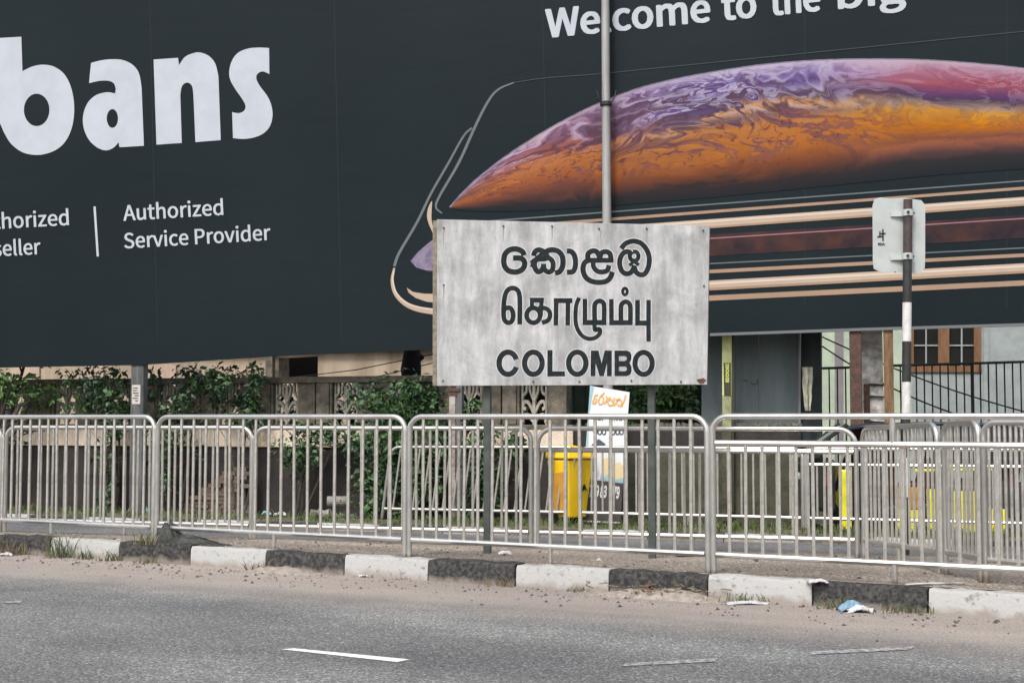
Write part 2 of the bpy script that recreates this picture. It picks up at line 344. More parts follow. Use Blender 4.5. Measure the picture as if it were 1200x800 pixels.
# billboard vinyl: one dark print, faint creases
def vinyl_print():
    m = bpy.data.materials.new("billboard_vinyl"); m.use_nodes = True
    N, L, b = nodes_of(m); b.inputs["Roughness"].default_value = .55; b.inputs["Specular IOR Level"].default_value = .13
    tc = N.new("ShaderNodeTexCoord")
    n1 = N.new("ShaderNodeTexNoise"); n1.inputs["Scale"].default_value = .35; n1.inputs["Detail"].default_value = 3
    L.new(tc.outputs["Object"], n1.inputs["Vector"])
    n2 = N.new("ShaderNodeTexNoise"); n2.inputs["Scale"].default_value = 130; n2.inputs["Detail"].default_value = 1
    L.new(tc.outputs["Object"], n2.inputs["Vector"])
    r = N.new("ShaderNodeValToRGB")
    r.color_ramp.elements[0].position = .3; r.color_ramp.elements[1].position = .7
    r.color_ramp.elements[0].color = (.0050, .0108, .0140, 1); r.color_ramp.elements[1].color = (.0082, .0150, .0188, 1)
    L.new(n1.outputs["Fac"], r.inputs[0])
    r2 = N.new("ShaderNodeValToRGB")
    r2.color_ramp.elements[0].position = .3; r2.color_ramp.elements[1].position = .7
    r2.color_ramp.elements[0].color = (.72, .72, .72, 1); r2.color_ramp.elements[1].color = (1.3, 1.3, 1.3, 1)
    L.new(n2.outputs["Fac"], r2.inputs[0])
    mul = N.new("ShaderNodeMixRGB"); mul.blend_type = 'MULTIPLY'; mul.inputs[0].default_value = 1
    L.new(r.outputs[0], mul.inputs[1]); L.new(r2.outputs[0], mul.inputs[2]); L.new(mul.outputs[0], b.inputs["Base Color"])
    mp = N.new("ShaderNodeMapping"); mp.inputs["Rotation"].default_value = (0, .5, 0); mp.inputs["Scale"].default_value = (.6, .6, 2.6)
    L.new(tc.outputs["Object"], mp.inputs[0])
    n3 = N.new("ShaderNodeTexNoise"); n3.inputs["Scale"].default_value = 1.3; n3.inputs["Detail"].default_value = 3; n3.inputs["Distortion"].default_value = .6
    L.new(mp.outputs[0], n3.inputs["Vector"])
    bp = N.new("ShaderNodeBump"); bp.inputs["Strength"].default_value = .05; bp.inputs["Distance"].default_value = .10
    L.new(n3.outputs["Fac"], bp.inputs["Height"]); L.new(bp.outputs[0], b.inputs["Normal"])
    return m
M['vinyl_print'] = vinyl_print()

# marbled print: t runs from the upper rim (0) to the dark lower edge (1)
def marble_print():
    m = bpy.data.materials.new("marbled_print"); m.use_nodes = True
    N, L, b = nodes_of(m); b.inputs["Roughness"].default_value = .6; b.inputs["Specular IOR Level"].default_value = .12
    uv = N.new("ShaderNodeTexCoord")
    def noise(sc, det, vec, dist=0, rough=.6):
        n = N.new("ShaderNodeTexNoise"); n.inputs["Scale"].default_value = sc; n.inputs["Detail"].default_value = det
        n.inputs["Distortion"].default_value = dist; n.inputs["Roughness"].default_value = rough
        L.new(vec, n.inputs["Vector"]); return n
    def math_(op, a, c=None, d=None):
        n = N.new("ShaderNodeMath"); n.operation = op
        for i, v in enumerate((a, c, d)):
            if v is None: continue
            if isinstance(v, (int, float)): n.inputs[i].default_value = v
            else: L.new(v, n.inputs[i])
        return n.outputs[0]
    def ramp(src, stops, interp='LINEAR'):
        r = N.new("ShaderNodeValToRGB"); r.color_ramp.interpolation = interp
        e = r.color_ramp.elements
        e[0].position, e[0].color = stops[0][0], (*stops[0][1], 1)
        e[1].position, e[1].color = stops[-1][0], (*stops[-1][1], 1)
        for p, c in stops[1:-1]:
            x = e.new(p); x.color = (*c, 1)
        L.new(src, r.inputs[0]); return r.outputs[0]
    def mix(f, a, c, mode='MIX'):
        n = N.new("ShaderNodeMixRGB"); n.blend_type = mode
        if isinstance(f, (int, float)): n.inputs[0].default_value = f
        else: L.new(f, n.inputs[0])
        L.new(a, n.inputs[1])
        if isinstance(c, tuple): n.inputs[2].default_value = (*c, 1)
        else: L.new(c, n.inputs[2])
        return n.outputs[0]
    sp = N.new("ShaderNodeSeparateXYZ"); L.new(uv.outputs["UV"], sp.inputs[0])
    x, t = sp.outputs["X"], sp.outputs["Y"]
    mp = N.new("ShaderNodeMapping"); mp.inputs["Scale"].default_value = (5.0, 1.5, 1); mp.inputs["Rotation"].default_value = (0, 0, .12)
    L.new(uv.outputs["UV"], mp.inputs[0])
    n1 = noise(1.3, 3, mp.outputs[0], 1.4)
    vm = N.new("ShaderNodeVectorMath"); vm.operation = 'MULTIPLY_ADD'; vm.inputs[1].default_value = (1.5, 1.5, 0)
    L.new(n1.outputs["Color"], vm.inputs[0]); L.new(mp.outputs[0], vm.inputs[2])
    n2 = noise(1.25, 3, vm.outputs[0], 1.0)
    # how strongly the bands are stirred: less towards the lower edge and the right
    stir = ramp(t, [(0, (.06,) * 3), (.15, (.62,) * 3), (.45, (.75,) * 3), (.7, (.35,) * 3), (1, (.06,) * 3)])
    xr = ramp(x, [(0.5, (1,) * 3), (.92, (1,) * 3), (1.06, (.34,) * 3), (1.3, (.3,) * 3)]) if False else None
    dx = N.new("ShaderNodeMapRange"); dx.inputs["From Min"].default_value = .93; dx.inputs["From Max"].default_value = 1.06
    dx.inputs["To Min"].default_value = 1; dx.inputs["To Max"].default_value = .35; L.new(x, dx.inputs["Value"])
    amt = math_('MULTIPLY', stir, dx.outputs[0])
    off = math_('MULTIPLY', math_('SUBTRACT', n2.outputs["Fac"], .5), amt)
    tt = math_('ADD', t, off)
    left = ramp(tt, [(0, (.50, .38, .44)), (.07, (.36, .21, .30)), (.18, (.30, .14, .18)), (.30, (.30, .10, .055)), (.42, (.36, .12, .045)),
                     (.55, (.38, .14, .05)), (.68, (.28, .09, .04)), (.82, (.12, .045, .035)), (.93, (.02, .018, .021)), (1, (.009, .014, .019))])
    midc = ramp(tt, [(0, (.46, .40, .52)), (.07, (.24, .19, .38)), (.13, (.10, .06, .20)), (.20, (.33, .28, .46)), (.27, (.08, .055, .14)),
                     (.34, (.15, .09, .12)), (.39, (.50, .27, .12)), (.44, (.13, .075, .08)), (.52, (.40, .16, .05)), (.66, (.37, .135, .04)), (.78, (.18, .06, .028)), (.90, (.025, .018, .02)), (1, (.009, .014, .019))])
    right = ramp(tt, [(0, (.46, .36, .44)), (.09, (.34, .15, .22)), (.20, (.30, .08, .11)), (.28, (.12, .045, .13)), (.34, (.06, .035, .08)),
                      (.40, (.33, .23, .17)), (.46, (.54, .26, .045)), (.58, (.46, .16, .022)), (.68, (.19, .07, .04)), (.72, (.27, .095, .055)),
                      (.80, (.08, .04, .04)), (.86, (.022, .02, .022)), (1, (.009, .014, .019))])
    fx = N.new("ShaderNodeMapRange"); fx.inputs["From Min"].default_value = .64; fx.inputs["From Max"].default_value = .80; L.new(x, fx.inputs["Value"])
    gx = N.new("ShaderNodeMapRange"); gx.inputs["From Min"].default_value = .95; gx.inputs["From Max"].default_value = 1.06; L.new(x, gx.inputs["Value"])
    c = mix(fx.outputs[0], left, midc); c = mix(gx.outputs[0], c, right)
    # fine veins following the stirred pattern
    vein = math_('PINGPONG', math_('MULTIPLY', n2.outputs["Fac"], 6.0), .5)
    vmask = ramp(vein, [(0, (1,) * 3), (.10, (.8,) * 3), (.22, (0,) * 3), (1, (0,) * 3)])
    band = ramp(t, [(0, (0,) * 3), (.06, (.65,) * 3), (.40, (.85,) * 3), (.62, (.7,) * 3), (.80, (0,) * 3), (1, (0,) * 3)])
    f1 = math_('MULTIPLY', math_('MULTIPLY', vmask, band), dx.outputs[0])
    c = mix(f1, c, (.07, .04, .09))
    vein2 = math_('PINGPONG', math_('ADD', math_('MULTIPLY', n2.outputs["Fac"], 6.0), .5), .5)
    vm2 = ramp(vein2, [(0, (1,) * 3), (.08, (.7,) * 3), (.18, (0,) * 3), (1, (0,) * 3)])
    up = ramp(t, [(0, (0,) * 3), (.05, (.7,) * 3), (.28, (.55,) * 3), (.42, (.1,) * 3), (.6, (0,) * 3), (1, (0,) * 3)])
    f2 = math_('MULTIPLY', math_('MULTIPLY', vm2, up), dx.outputs[0])
    c = mix(f2, c, (.48, .43, .56))
    # dark specks
    mps = N.new("ShaderNodeMapping"); mps.inputs["Scale"].default_value = (1, .2, 1); L.new(uv.outputs["UV"], mps.inputs[0])
    sp2 = noise(95, 4, mps.outputs[0], .8, .7)
    sm = ramp(sp2.outputs["Fac"], [(.0, (1,) * 3), (.38, (.9,) * 3), (.43, (0,) * 3), (1, (0,) * 3)])
    sb = ramp(t, [(0, (0,) * 3), (.15, (.7,) * 3), (.7, (.8,) * 3), (.85, (0,) * 3), (1, (0,) * 3)])
    c = mix(math_('MULTIPLY', math_('MULTIPLY', sm, sb), dx.outputs[0]), c, (.09, .03, .03))
    n6 = noise(1.1, 5, vm.outputs[0], 1.6)
    dk = ramp(n6.outputs["Fac"], [(0, (0,) * 3), (.50, (0,) * 3), (.58, (.8,) * 3), (1, (.85,) * 3)])
    db = ramp(t, [(0, (0,) * 3), (.12, (.5,) * 3), (.30, (.9,) * 3), (.5, (.75,) * 3), (.66, (.25,) * 3), (.8, (0,) * 3), (1, (0,) * 3)])
    c = mix(math_('MULTIPLY', math_('MULTIPLY', dk, db), dx.outputs[0]), c, (.085, .042, .055))
    hv = N.new("ShaderNodeHueSaturation"); hv.inputs["Value"].default_value = .82; hv.inputs["Saturation"].default_value = 1.06; L.new(c, hv.inputs["Color"])
    L.new(hv.outputs[0], b.inputs["Base Color"])
    return m
M['marble'] = marble_print()
# ------------------------------------------------------------------ mesh helpers
class MB:
    def __init__(s): s.v = []; s.f = []; s.uv = None
    def add(s, verts, faces):
        o = len(s.v); s.v += [tuple(v) for v in verts]; s.f += [tuple(i + o for i in f) for f in faces]; return s
    def box(s, c, size, M_=None):
        x, y, z = [d / 2 for d in size]
        vs = [Vector((sx * x, sy * y, sz * z)) for sz in (-1, 1) for sy in (-1, 1) for sx in (-1, 1)]
        if M_ is not None: vs = [M_ @ v for v in vs]
        vs = [v + Vector(c) for v in vs]
        return s.add(vs, [(0, 2, 3, 1), (4, 5, 7, 6), (0, 1, 5, 4), (2, 6, 7, 3), (0, 4, 6, 2), (1, 3, 7, 5)])
    def hexa(s, bottom, top):            # four points below, four above, same order
        return s.add(list(bottom) + list(top), [(3, 2, 1, 0), (4, 5, 6, 7), (0, 1, 5, 4), (1, 2, 6, 5), (2, 3, 7, 6), (3, 0, 4, 7)])
    def prism(s, poly, d):               # polygon of 3-D points pushed along d
        n = len(poly); a = [Vector(p) for p in poly]; b = [p + Vector(d) for p in a]
        tri = tessellate_polygon([a])
        fs = [tuple(t) for t in tri] + [tuple(i + n for i in reversed(t)) for t in tri]
        fs += [(i, i + n, (i + 1) % n + n, (i + 1) % n) for i in range(n)]
        return s.add(a + b, fs)
    def flat(s, loops):
        vs = [Vector(p) for l in loops for p in l]
        return s.add(vs, [tuple(t) for t in tessellate_polygon([[Vector(p) for p in l] for l in loops])])
    def tube(s, pts, r, n=8, cap=True, r2=None):
        pts = [Vector(p) for p in pts]; k = len(pts); rings = []
        ref = None
        for i, p in enumerate(pts):
            t = (pts[min(i + 1, k - 1)] - pts[max(i - 1, 0)]).normalized()
            if ref is None:
                ref = Vector((0, 0, 1)) if abs(t.z) < .9 else Vector((0, 1, 0))
            u = (ref - t * ref.dot(t)).normalized(); ref = u; v = t.cross(u)
            rr = r if r2 is None else lerp(r, r2, i / max(1, k - 1))
            rings.append([p + (u * math.cos(a) + v * math.sin(a)) * rr for a in [2 * math.pi * j / n for j in range(n)]])
        vs = [p for ring in rings for p in ring]; fs = []
        for i in range(k - 1):
            for j in range(n):
                fs.append((i * n + j, i * n + (j + 1) % n, (i + 1) * n + (j + 1) % n, (i + 1) * n + j))
        if cap: fs += [tuple(reversed(range(n))), tuple((k - 1) * n + j for j in range(n))]
        return s.add(vs, fs)
    def lathe(s, prof, n=16, c=(0, 0, 0), axis='z'):
        vs = []; fs = []
        for r, h in prof:
            for j in range(n):
                a = 2 * math.pi * j / n
                p = (r * math.cos(a), r * math.sin(a), h)
                if axis == 'y': p = (p[0], p[2], p[1])
                vs.append(Vector(p) + Vector(c))
        for i in range(len(prof) - 1):
            for j in range(n):
                fs.append((i * n + j, i * n + (j + 1) % n, (i + 1) * n + (j + 1) % n, (i + 1) * n + j))
        fs += [tuple(reversed(range(n))), tuple((len(prof) - 1) * n + j for j in range(n))]
        return s.add(vs, fs)
    def mesh(s, name, m, smooth=False):
        me = bpy.data.meshes.new(name); me.from_pydata(s.v, [], s.f); me.update()
        bm = bmesh.new(); bm.from_mesh(me); bmesh.ops.recalc_face_normals(bm, faces=bm.faces); bm.to_mesh(me); bm.free()
        if m is not None: me.materials.append(m)
        if smooth:
            for p in me.polygons: p.use_smooth = True
            me.set_sharp_from_angle(angle=math.radians(40))
        return me
    def build(s, name, m, parent=None, loc=None, smooth=False):
        return link(name, s.mesh(name, m, smooth), parent, loc)

def link(name, data, parent=None, loc=None):
    o = bpy.data.objects.new(name, data); COL.objects.link(o)
    if parent: o.parent = parent
    if loc is not None: o.location = loc
    return o
def tag(o, label, cat, group=None, kind=None):
    if label: o["label"] = label
    if cat: o["category"] = cat
    if group: o["group"] = group
    if kind: o["kind"] = kind
    return o
def thing(name, label, cat, loc=(0, 0, 0), rz=0.0, group=None):
    o = bpy.data.objects.new(name, None); COL.objects.link(o)
    o.location = loc; o.rotation_euler = (0, 0, rz); o.empty_display_size = .2
    return tag(o, label, cat, group)
def structure(o): o["kind"] = "structure"; return o
def stuff(o): o["kind"] = "stuff"; return o
def bevel(o, w=.01, seg=2, ang=35):
    b = o.modifiers.new("edge", 'BEVEL'); b.width = w; b.segments = seg; b.limit_method = 'ANGLE'; b.angle_limit = math.radians(ang); return o

def spline(pts, n=6, closed=False):      # Catmull-Rom through the points
    P = [Vector((*p, 0)) if len(p) == 2 else Vector(p) for p in pts]; k = len(P); out = []
    rng = range(k) if closed else range(k - 1)
    for i in rng:
        p0 = P[(i - 1) % k] if closed or i > 0 else P[0] * 2 - P[1]
        p1, p2 = P[i], P[(i + 1) % k]
        p3 = P[(i + 2) % k] if closed or i + 2 < k else P[-1] * 2 - P[-2]
        for j in range(n):
            t = j / n
            out.append(.5 * ((2 * p1) + (p2 - p0) * t + (2 * p0 - 5 * p1 + 4 * p2 - p3) * t * t + (3 * p1 - p0 - 3 * p2 + p3) * t ** 3))
    if not closed: out.append(P[-1].copy())
    return out
def ribbon(mb, pts, wd, put, closed=False):   # a brush stroke of width wd through 2-D points, put() lays it on its surface
    P = [Vector((p[0], p[1])) for p in pts]; k = len(P); L_, R_ = [], []
    for i in range(k):
        a = P[(i - 1) % k] if closed or i else P[0]; b = P[(i + 1) % k] if closed or i < k - 1 else P[-1]
        d = (b - a)
        if d.length < 1e-6: d = Vector((1, 0))
        d.normalize(); nrm = Vector((-d.y, d.x))
        ww = wd(i / max(1, k - 1)) if callable(wd) else wd
        L_.append(P[i] + nrm * ww / 2); R_.append(P[i] - nrm * ww / 2)
    vs = [put(p.x, p.y) for p in L_] + [put(p.x, p.y) for p in R_]
    fs = [(i, (i + 1) % k, (i + 1) % k + k, i + k) for i in range(k if closed else k - 1)]
    mb.add(vs, fs)
def ell(cx, cy, rx, ry, a0=0, a1=360, n=28):
    return [(cx + rx * math.cos(math.radians(lerp(a0, a1, i / n))), cy + ry * math.sin(math.radians(lerp(a0, a1, i / n)))) for i in range(n + (0 if a1 - a0 == 360 else 1))]

FONT_CACHE = {}
FONT = None                              # Blender's own bundled sans; its built-in font when that is not there
try:
    FONT = bpy.data.fonts.load(bpy.utils.system_resource('DATAFILES', path="fonts") + "/Noto Sans CJK Regular.woff2")
except Exception:
    FONT = None
def text_mesh(s, bold=0.0):
    key = (s, bold)
    if key in FONT_CACHE: return FONT_CACHE[key]
    cu = bpy.data.curves.new("lettering", 'FONT'); cu.body = s; cu.offset = bold; cu.resolution_u = 4
    if FONT: cu.font = FONT
    ob = bpy.data.objects.new("lettering", cu); COL.objects.link(ob)
    bpy.context.view_layer.update()
    ev = ob.evaluated_get(bpy.context.evaluated_depsgraph_get()); me = ev.to_mesh()
    vs = [(v.co.x, v.co.y) for v in me.vertices]; fs = [tuple(p.vertices) for p in me.polygons]
    ev.to_mesh_clear(); bpy.data.objects.remove(ob); bpy.data.curves.remove(cu)
    FONT_CACHE[key] = (vs, fs); return vs, fs
CAP = None
def text_on(mb, s, p0, p1, cap, put, lean=0.0, bend=0.0, bold=0.0):
    """print s from p0 to p1 (photo pixels, baseline) with capital height cap"""
    global CAP
    if CAP is None: CAP = max(v[1] for v in text_mesh("H")[0])
    vs, fs = text_mesh(s, bold); x0 = min(v[0] for v in vs); x1 = max(v[0] for v in vs)
    out = []
    for x, y in vs:
        t = (x - x0) / (x1 - x0); px = lerp(p0[0], p1[0], t); py = lerp(p0[1], p1[1], t) + bend * t * (1 - t)
        h = y / CAP * cap
        out.append(put(px - lean * h, py - h))
    mb.add(out, fs)

# ------------------------------------------------------------------ ground, roads, median
def on_line(line, X, z): return Vector((X, line[0] - line[1] * X, z))
def strip(name, la, za, lb, zb, x0, x1, m, nx=40, ny=6, jit=0.0):
    mb = MB(); r = random.Random(3)
    for i in range(nx + 1):
        X = lerp(x0, x1, i / nx)
        for j in range(ny + 1):
            t = j / ny; a = on_line(la, X, za); b = on_line(lb, X, zb); p = a.lerp(b, t)
            if 0 < j < ny: p.z += r.uniform(-jit, jit)
            mb.v.append(tuple(p))
    for i in range(nx):
        for j in range(ny):
            a = i * (ny + 1) + j; mb.f.append((a, a + 1, a + ny + 2, a + ny + 1))
    return structure(mb.build(name, m, smooth=True))

gnd = MB(); gnd.add([(-600, -400, -.62), (600, -400, -.62), (600, 900, -.62), (-600, 900, -.62)], [(0, 1, 2, 3)])
structure(gnd.build("ground", M['ground']))
road = MB(); road.add([(-45, KERB[0] + KERB[1] * 45, 0), (-45, -30, 0), (40, -30, 0), (40, -11.2, 0)], [(0, 1, 2, 3)])
structure(road.build("road", M['asphalt']))
XN = -8.2                                         # the median's nose, far to the left
strip("median", (KERB[0] + .18, KERB[1]), ZM1 - .006, EDGE, ZE, XN, 14, M['dirt'], 110, 14, 0.008)
strip("far_road", (EDGE[0] - .02, EDGE[1]), ZF1, KERB3, ZF2, -30, 22, M['asphalt_far'], 30, 2)
strip("verge", (KERB3[0] + .14, KERB3[1]), ZK3 - .01, (17.0, .32), -.075, -34, 30, M['verge'], 120, 10, 0.012)
strip("yard", (17.0, .32), -.078, (18.6, .32), -.2, -34, 30, M['verge'], 80, 6, 0.012)
strip("backyard", (18.6, .32), -.205, (70, .32), -.205, -60, 60, M['ground'], 10, 4)
# the median's rim along the far carriageway
mb = MB(); 
for a, b in ((XN, 14),):
    p = [on_line(EDGE, a, ZE), on_line(EDGE, b, ZE), on_line(EDGE, b, -.2), on_line(EDGE, a, -.2)]
    q = [v + Vector((0, .1, 0)) for v in p]
    mb.hexa([p[3], p[2], q[2], q[3]], [p[0], p[1], q[1], q[0]])
structure(mb.build("median_rim", M['weathered']))

def kerb(name, line, bounds, zb, zt, wd, first_white, label):
    root = bpy.data.objects.new(name, None); COL.objects.link(root); structure(root); root["label"] = label
    d = Vector((1, -line[1], 0)).normalized(); nrm = Vector((line[1], 1, 0)).normalized()
    r = random.Random(11); white = first_white
    for a, b in zip(bounds, bounds[1:]):
        pa, pb = on_line(line, a, 0), on_line(line, b, 0); Lx = (pb - pa).length - .012
        g = .022
        prof = [(0.0, -.1), (0.012, zt - zb - g), (g + .006, zt - zb), (wd - .01, zt - zb - .004), (wd, -.1)]
        mb = MB(); k = 9; vs = []; fs = []
        for i in range(k):
            s = Lx * i / (k - 1)
            for (y, z) in prof:
                e = .008 if 0 < i < k - 1 else .002
                vs.append((s, y + r.uniform(-e, e) * .6, z + (r.uniform(-e, e) if z > 0 else 0)))
        n = len(prof)
        for i in range(k - 1):
            for j in range(n - 1):
                fs.append((i * n + j, (i + 1) * n + j, (i + 1) * n + j + 1, i * n + j + 1))
        fs += [tuple(range(n)), tuple(reversed(range((k - 1) * n, k * n)))]
        mb.add(vs, fs)
        o = mb.build("kerb_stone", M['kwhite'] if white else M['kblack'], root, smooth=True)
        o.location = pa + Vector((0, 0, zb + r.uniform(-.008, .008))) + nrm * r.uniform(-.008, .008)
        o.rotation_euler = (0, r.uniform(-.012, .012), math.atan2(d.y, d.x))
        o["label"] = "white painted kerb stone" if white else "black painted kerb stone"
        white = not white
    return root
kx = [X_on(p, *KERB) for p in (62, 142, 226, 314, 405, 503, 604, 713, 828, 950, 1084)]
left = [kx[0] - .62 * i for i in range(8, 0, -1)]; right = [kx[-1] + .62 * i for i in range(1, 9)]
kerb("kerb", KERB, left + kx + right, 0.0, ZM1, .19, True, "kerb of alternating black and white painted stones along the near road edge")
k3 = [X_on(p, *KERB3) for p in (597, 682, 758, 847, 930)]
left = [k3[0] - .77 * i for i in range(18, 0, -1)]; right = [k3[-1] + .77 * i for i in range(1, 8)]
kerb("kerb", KERB3, left + k3 + right, ZF2, ZK3, .15, False, "low black and white kerb on the far side of the far road")

def road_mark(pts, m, label):
    mb = MB(); mb.flat([[on_h(x, y, .004) for x, y in pts]])
    return structure(mb.build("road_marking", m))
road_mark([(329, 760), (345, 759), (480, 772), (465, 775)], M['roadpaint'], "")
road_mark([(728, 780), (733, 776.5), (842, 770.5), (838, 774.5)], M['roadpaint_worn'], "")
road_mark([(948, 766.5), (953, 762.5), (1072, 756.5), (1066, 760.5)], M['roadpaint_worn'], "")
road_mark([(4, 706), (8, 704), (28, 703), (24, 706)], M['roadpaint_worn'], "")

# ------------------------------------------------------------------ pedestrian barriers
BAR_MESH = {}
def bar_mesh(h, r=.0125):
    key = (round(h, 3), r)
    if key not in BAR_MESH:
        mb = MB(); mb.tube([(0, 0, 0), (0, 0, h)], r, 6); BAR_MESH[key] = mb.mesh("bar", M['galv_bar'], True)
    return BAR_MESH[key]
GB = "tubular metal pedestrian barriers along the median"
def barrier(P0, P1, H, label, nbars=19, double=False, shear=0.0, corner=.11, rise=0.0, bar_r=.0125, legs=True):
    P0, P1 = Vector(P0), Vector(P1); d = P1 - P0; L = math.hypot(d.x, d.y); sl = d.z / L
    root = thing("pedestrian_barrier", label, "barrier", P0, math.atan2(d.y, d.x), GB)
    R = .0215
    def pt(s, h): return (s + shear * (h - H), 0, h + (sl + rise) * s)
    c = corner; A = [math.pi / 2 * i / 6 for i in range(7)]
    path = [pt(0, -.02), pt(0, .3)] + [pt(c - c * math.cos(a), H - R - c + c * math.sin(a)) for a in A] \
        + [pt(L - c + c * math.sin(a), H - R - c + c * math.cos(a)) for a in A] + [pt(L, .3), pt(L, -.02)]
    MB().tube(path, R, 10).build("frame", M['galv'], root, smooth=True)
    lo = .135
    MB().tube([pt(R, lo), pt(L - R, lo)], R * .95, 8).build("lower_rail", M['galv'], root, smooth=True)
    top = H - R
    if double:
        t2 = H - .205
        MB().tube([pt(R, t2), pt(L - R, t2)], R, 8).build("middle_rail", M['galv'], root, smooth=True)
        MB().tube([pt(L / 2, t2), pt(L / 2, top)], R * .9, 8).build("stub_post", M['galv'], root, smooth=True)
        top = t2
    if legs:
        MB().tube([pt(L / 2, -.02), pt(L / 2, lo)], R * .9, 8).build("leg", M['galv'], root, smooth=True)
    hb = (top - lo) / math.cos(math.atan(shear))
    for i in range(nbars):
        s = L * (i + 1) / (nbars + 1)
        o = link("bar", bar_mesh(hb, bar_r), root); o.location = pt(s, lo)
        o.rotation_euler = (rnd.uniform(-.006, .006), math.atan(shear) + rnd.uniform(-.006, .006), 0)
    return root
def row(line, px, z): X = X_on(px, *line); return (X, line[0] - line[1] * X, z)
H1 = 1.105
x2 = row(ROW1, 182, ZM1 - .01); e0 = row(ROW1, 186, ZM1 - .01)
a = Vector(x2); dr = Vector((-1, ROW1[1], 0)).normalized()
barrier(a + dr * 2.42, x2, H1, "barrier of the kerbside row cut off by the left picture edge", 20)
barrier(e0, row(ROW1, 475, ZM1 - .01), H1, "kerbside barrier whose left end stands by the crumpled black sheet", 18)
barrier(row(ROW1, 480.5, ZM1 - .01), row(ROW1, 828, ZM1 - .01), H1, "kerbside barrier directly in front of the town name sign", 19)
a = Vector(row(ROW1, 834.5, ZM1 - .01))
barrier(a, a - dr * 2.46, H1, "kerbside barrier with two upper rails in front of the road sign back", 20, True)
H2 = 1.05
a = Vector(row(ROW2, 3.5, ZM2)); d2 = Vector((-1, ROW2[1], 0)).normalized()
barrier(a + d2 * 2.35, a, H2, "inner row barrier of which only the right end shows at the left picture edge", 19)
barrier(row(ROW2, 9, ZM2), row(ROW2, 296, ZM2), H2, "inner row barrier behind the black sheet and the leftmost kerbside barriers", 19)
barrier(row(ROW2, 300, ZM2), row(ROW2, 622, ZM2), H2, "inner row single rail barrier behind the left post of the town name sign", 19)
barrier(row(ROW2, 630, ZM2), row(ROW2, 1002, ZM2), H2, "inner row barrier with two upper rails in front of the leaning advertising board", 20, True, corner=.14)
q0 = Vector((2.83, 11.05, .10)); q1 = Vector((3.0, 9.66, .145))
barrier(q0, q1, 1.05, "barrier turned almost end on whose top rail climbs towards the road sign pole", 16, bar_r=.011)
barrier((3.03, 9.60, .147), (3.085, 9.05, .16), 1.05, "very short looking end on barrier between two others right of the road sign pole", 8, corner=.09, bar_r=.011, legs=False)
barrier((3.10, 9.0, .16), (3.42, 8.60, .16), 1.05, "end on barrier at the right picture edge behind the kerbside row", 12, corner=.09, bar_r=.011, legs=False)
def r3(px): p = row(ROW3, px, 0); return (p[0], p[1], gz(p[0], p[1]) + .01)
H3 = .95
barrier(r3(459), r3(675), H3, "bent barrier with slanting bars across the far road", 17, shear=.14, corner=.12)
barrier(r3(680), r3(939), H3, "upright single rail barrier across the far road in front of the yellow bin", 18)
barrier(r3(943), r3(1205), H3, "far road barrier in front of the yellow three wheeler", 18, True)

# ------------------------------------------------------------------ town name sign
SG = (11.02, .255)
def sg(off): return lambda x, y: on_v(x, y, SG[0], SG[1], off)
sroot = thing("town_name_sign", "weathered white town name sign in three scripts on two green posts", "sign", on_v(665, 649, *SG))
def spar(mb_name, mb, m, smooth=False, parent=None, bev=None):
    o = mb.build(mb_name, m, None, smooth=smooth); par = parent or sroot
    o.parent = par; o.matrix_parent_inverse = Matrix.Translation(par.matrix_world.translation if False else par.location).inverted()
    if bev: bevel(o, bev)
    return o
nS = Vector((SG[1], 1, 0)).normalized()            # pointing away from the viewer
dS = Vector((1, -SG[1], 0)).normalized()
put = sg(0)
c4 = [put(512, 257), put(831.5, 264.5), put(828.5, 450.5), put(512, 452)]
mb = MB(); mb.prism(c4, nS * .012); spar("sign_panel", mb, M['signface'], bev=.003)
mb = MB()                                          # timber frame behind the sheet
c5 = [put(512.6, 258.5), put(831, 265.5), put(828, 449.5), put(512.6, 450.5)]
fr = [p + nS * .0125 for p in c5]
def bar_between(mb, a, b, wd, dp, nrm):
    d = (b - a).normalized(); u = d.cross(nrm).normalized() * wd
    mb.hexa([a, b, b + u, a + u], [a + nrm * dp, b + nrm * dp, b + u + nrm * dp, a + u + nrm * dp])
lx = [sg(-.0125)(507, 452), sg(-.0125)(507.2, 258.5)]
o_ = MB(); bar_between(o_, lx[0], lx[1], -.075, .06, nS); spar("frame_batten", o_, M['signedge'])
o_ = MB(); bar_between(o_, fr[1], fr[2], -.05, .06, nS); spar("frame_batten", o_, M['signedge'])
o_ = MB(); bar_between(o_, fr[0] + dS * .055, fr[1] - dS * .055, -.05, .06, nS); spar("frame_batten", o_, M['signedge'])
o_ = MB(); bar_between(o_, fr[3] + dS * .055, fr[2] - dS * .055, .05, .06, nS); spar("frame_batten", o_, M['signedge'])
for px in (567, 762):
    b = on_v(px, 649, *SG) + nS * .11; b.z = gm(b.x, b.y)
    mb = MB(); ztop = put(px, 270).z
    R = Matrix.Rotation(math.atan2(dS.y, dS.x), 3, 'Z')
    mb.box(Vector((b.x, b.y, (ztop + b.z) / 2 - .05)), (.056, .056, ztop - b.z + .1), R)
    spar("post", mb, M['signpost'], bev=.004)
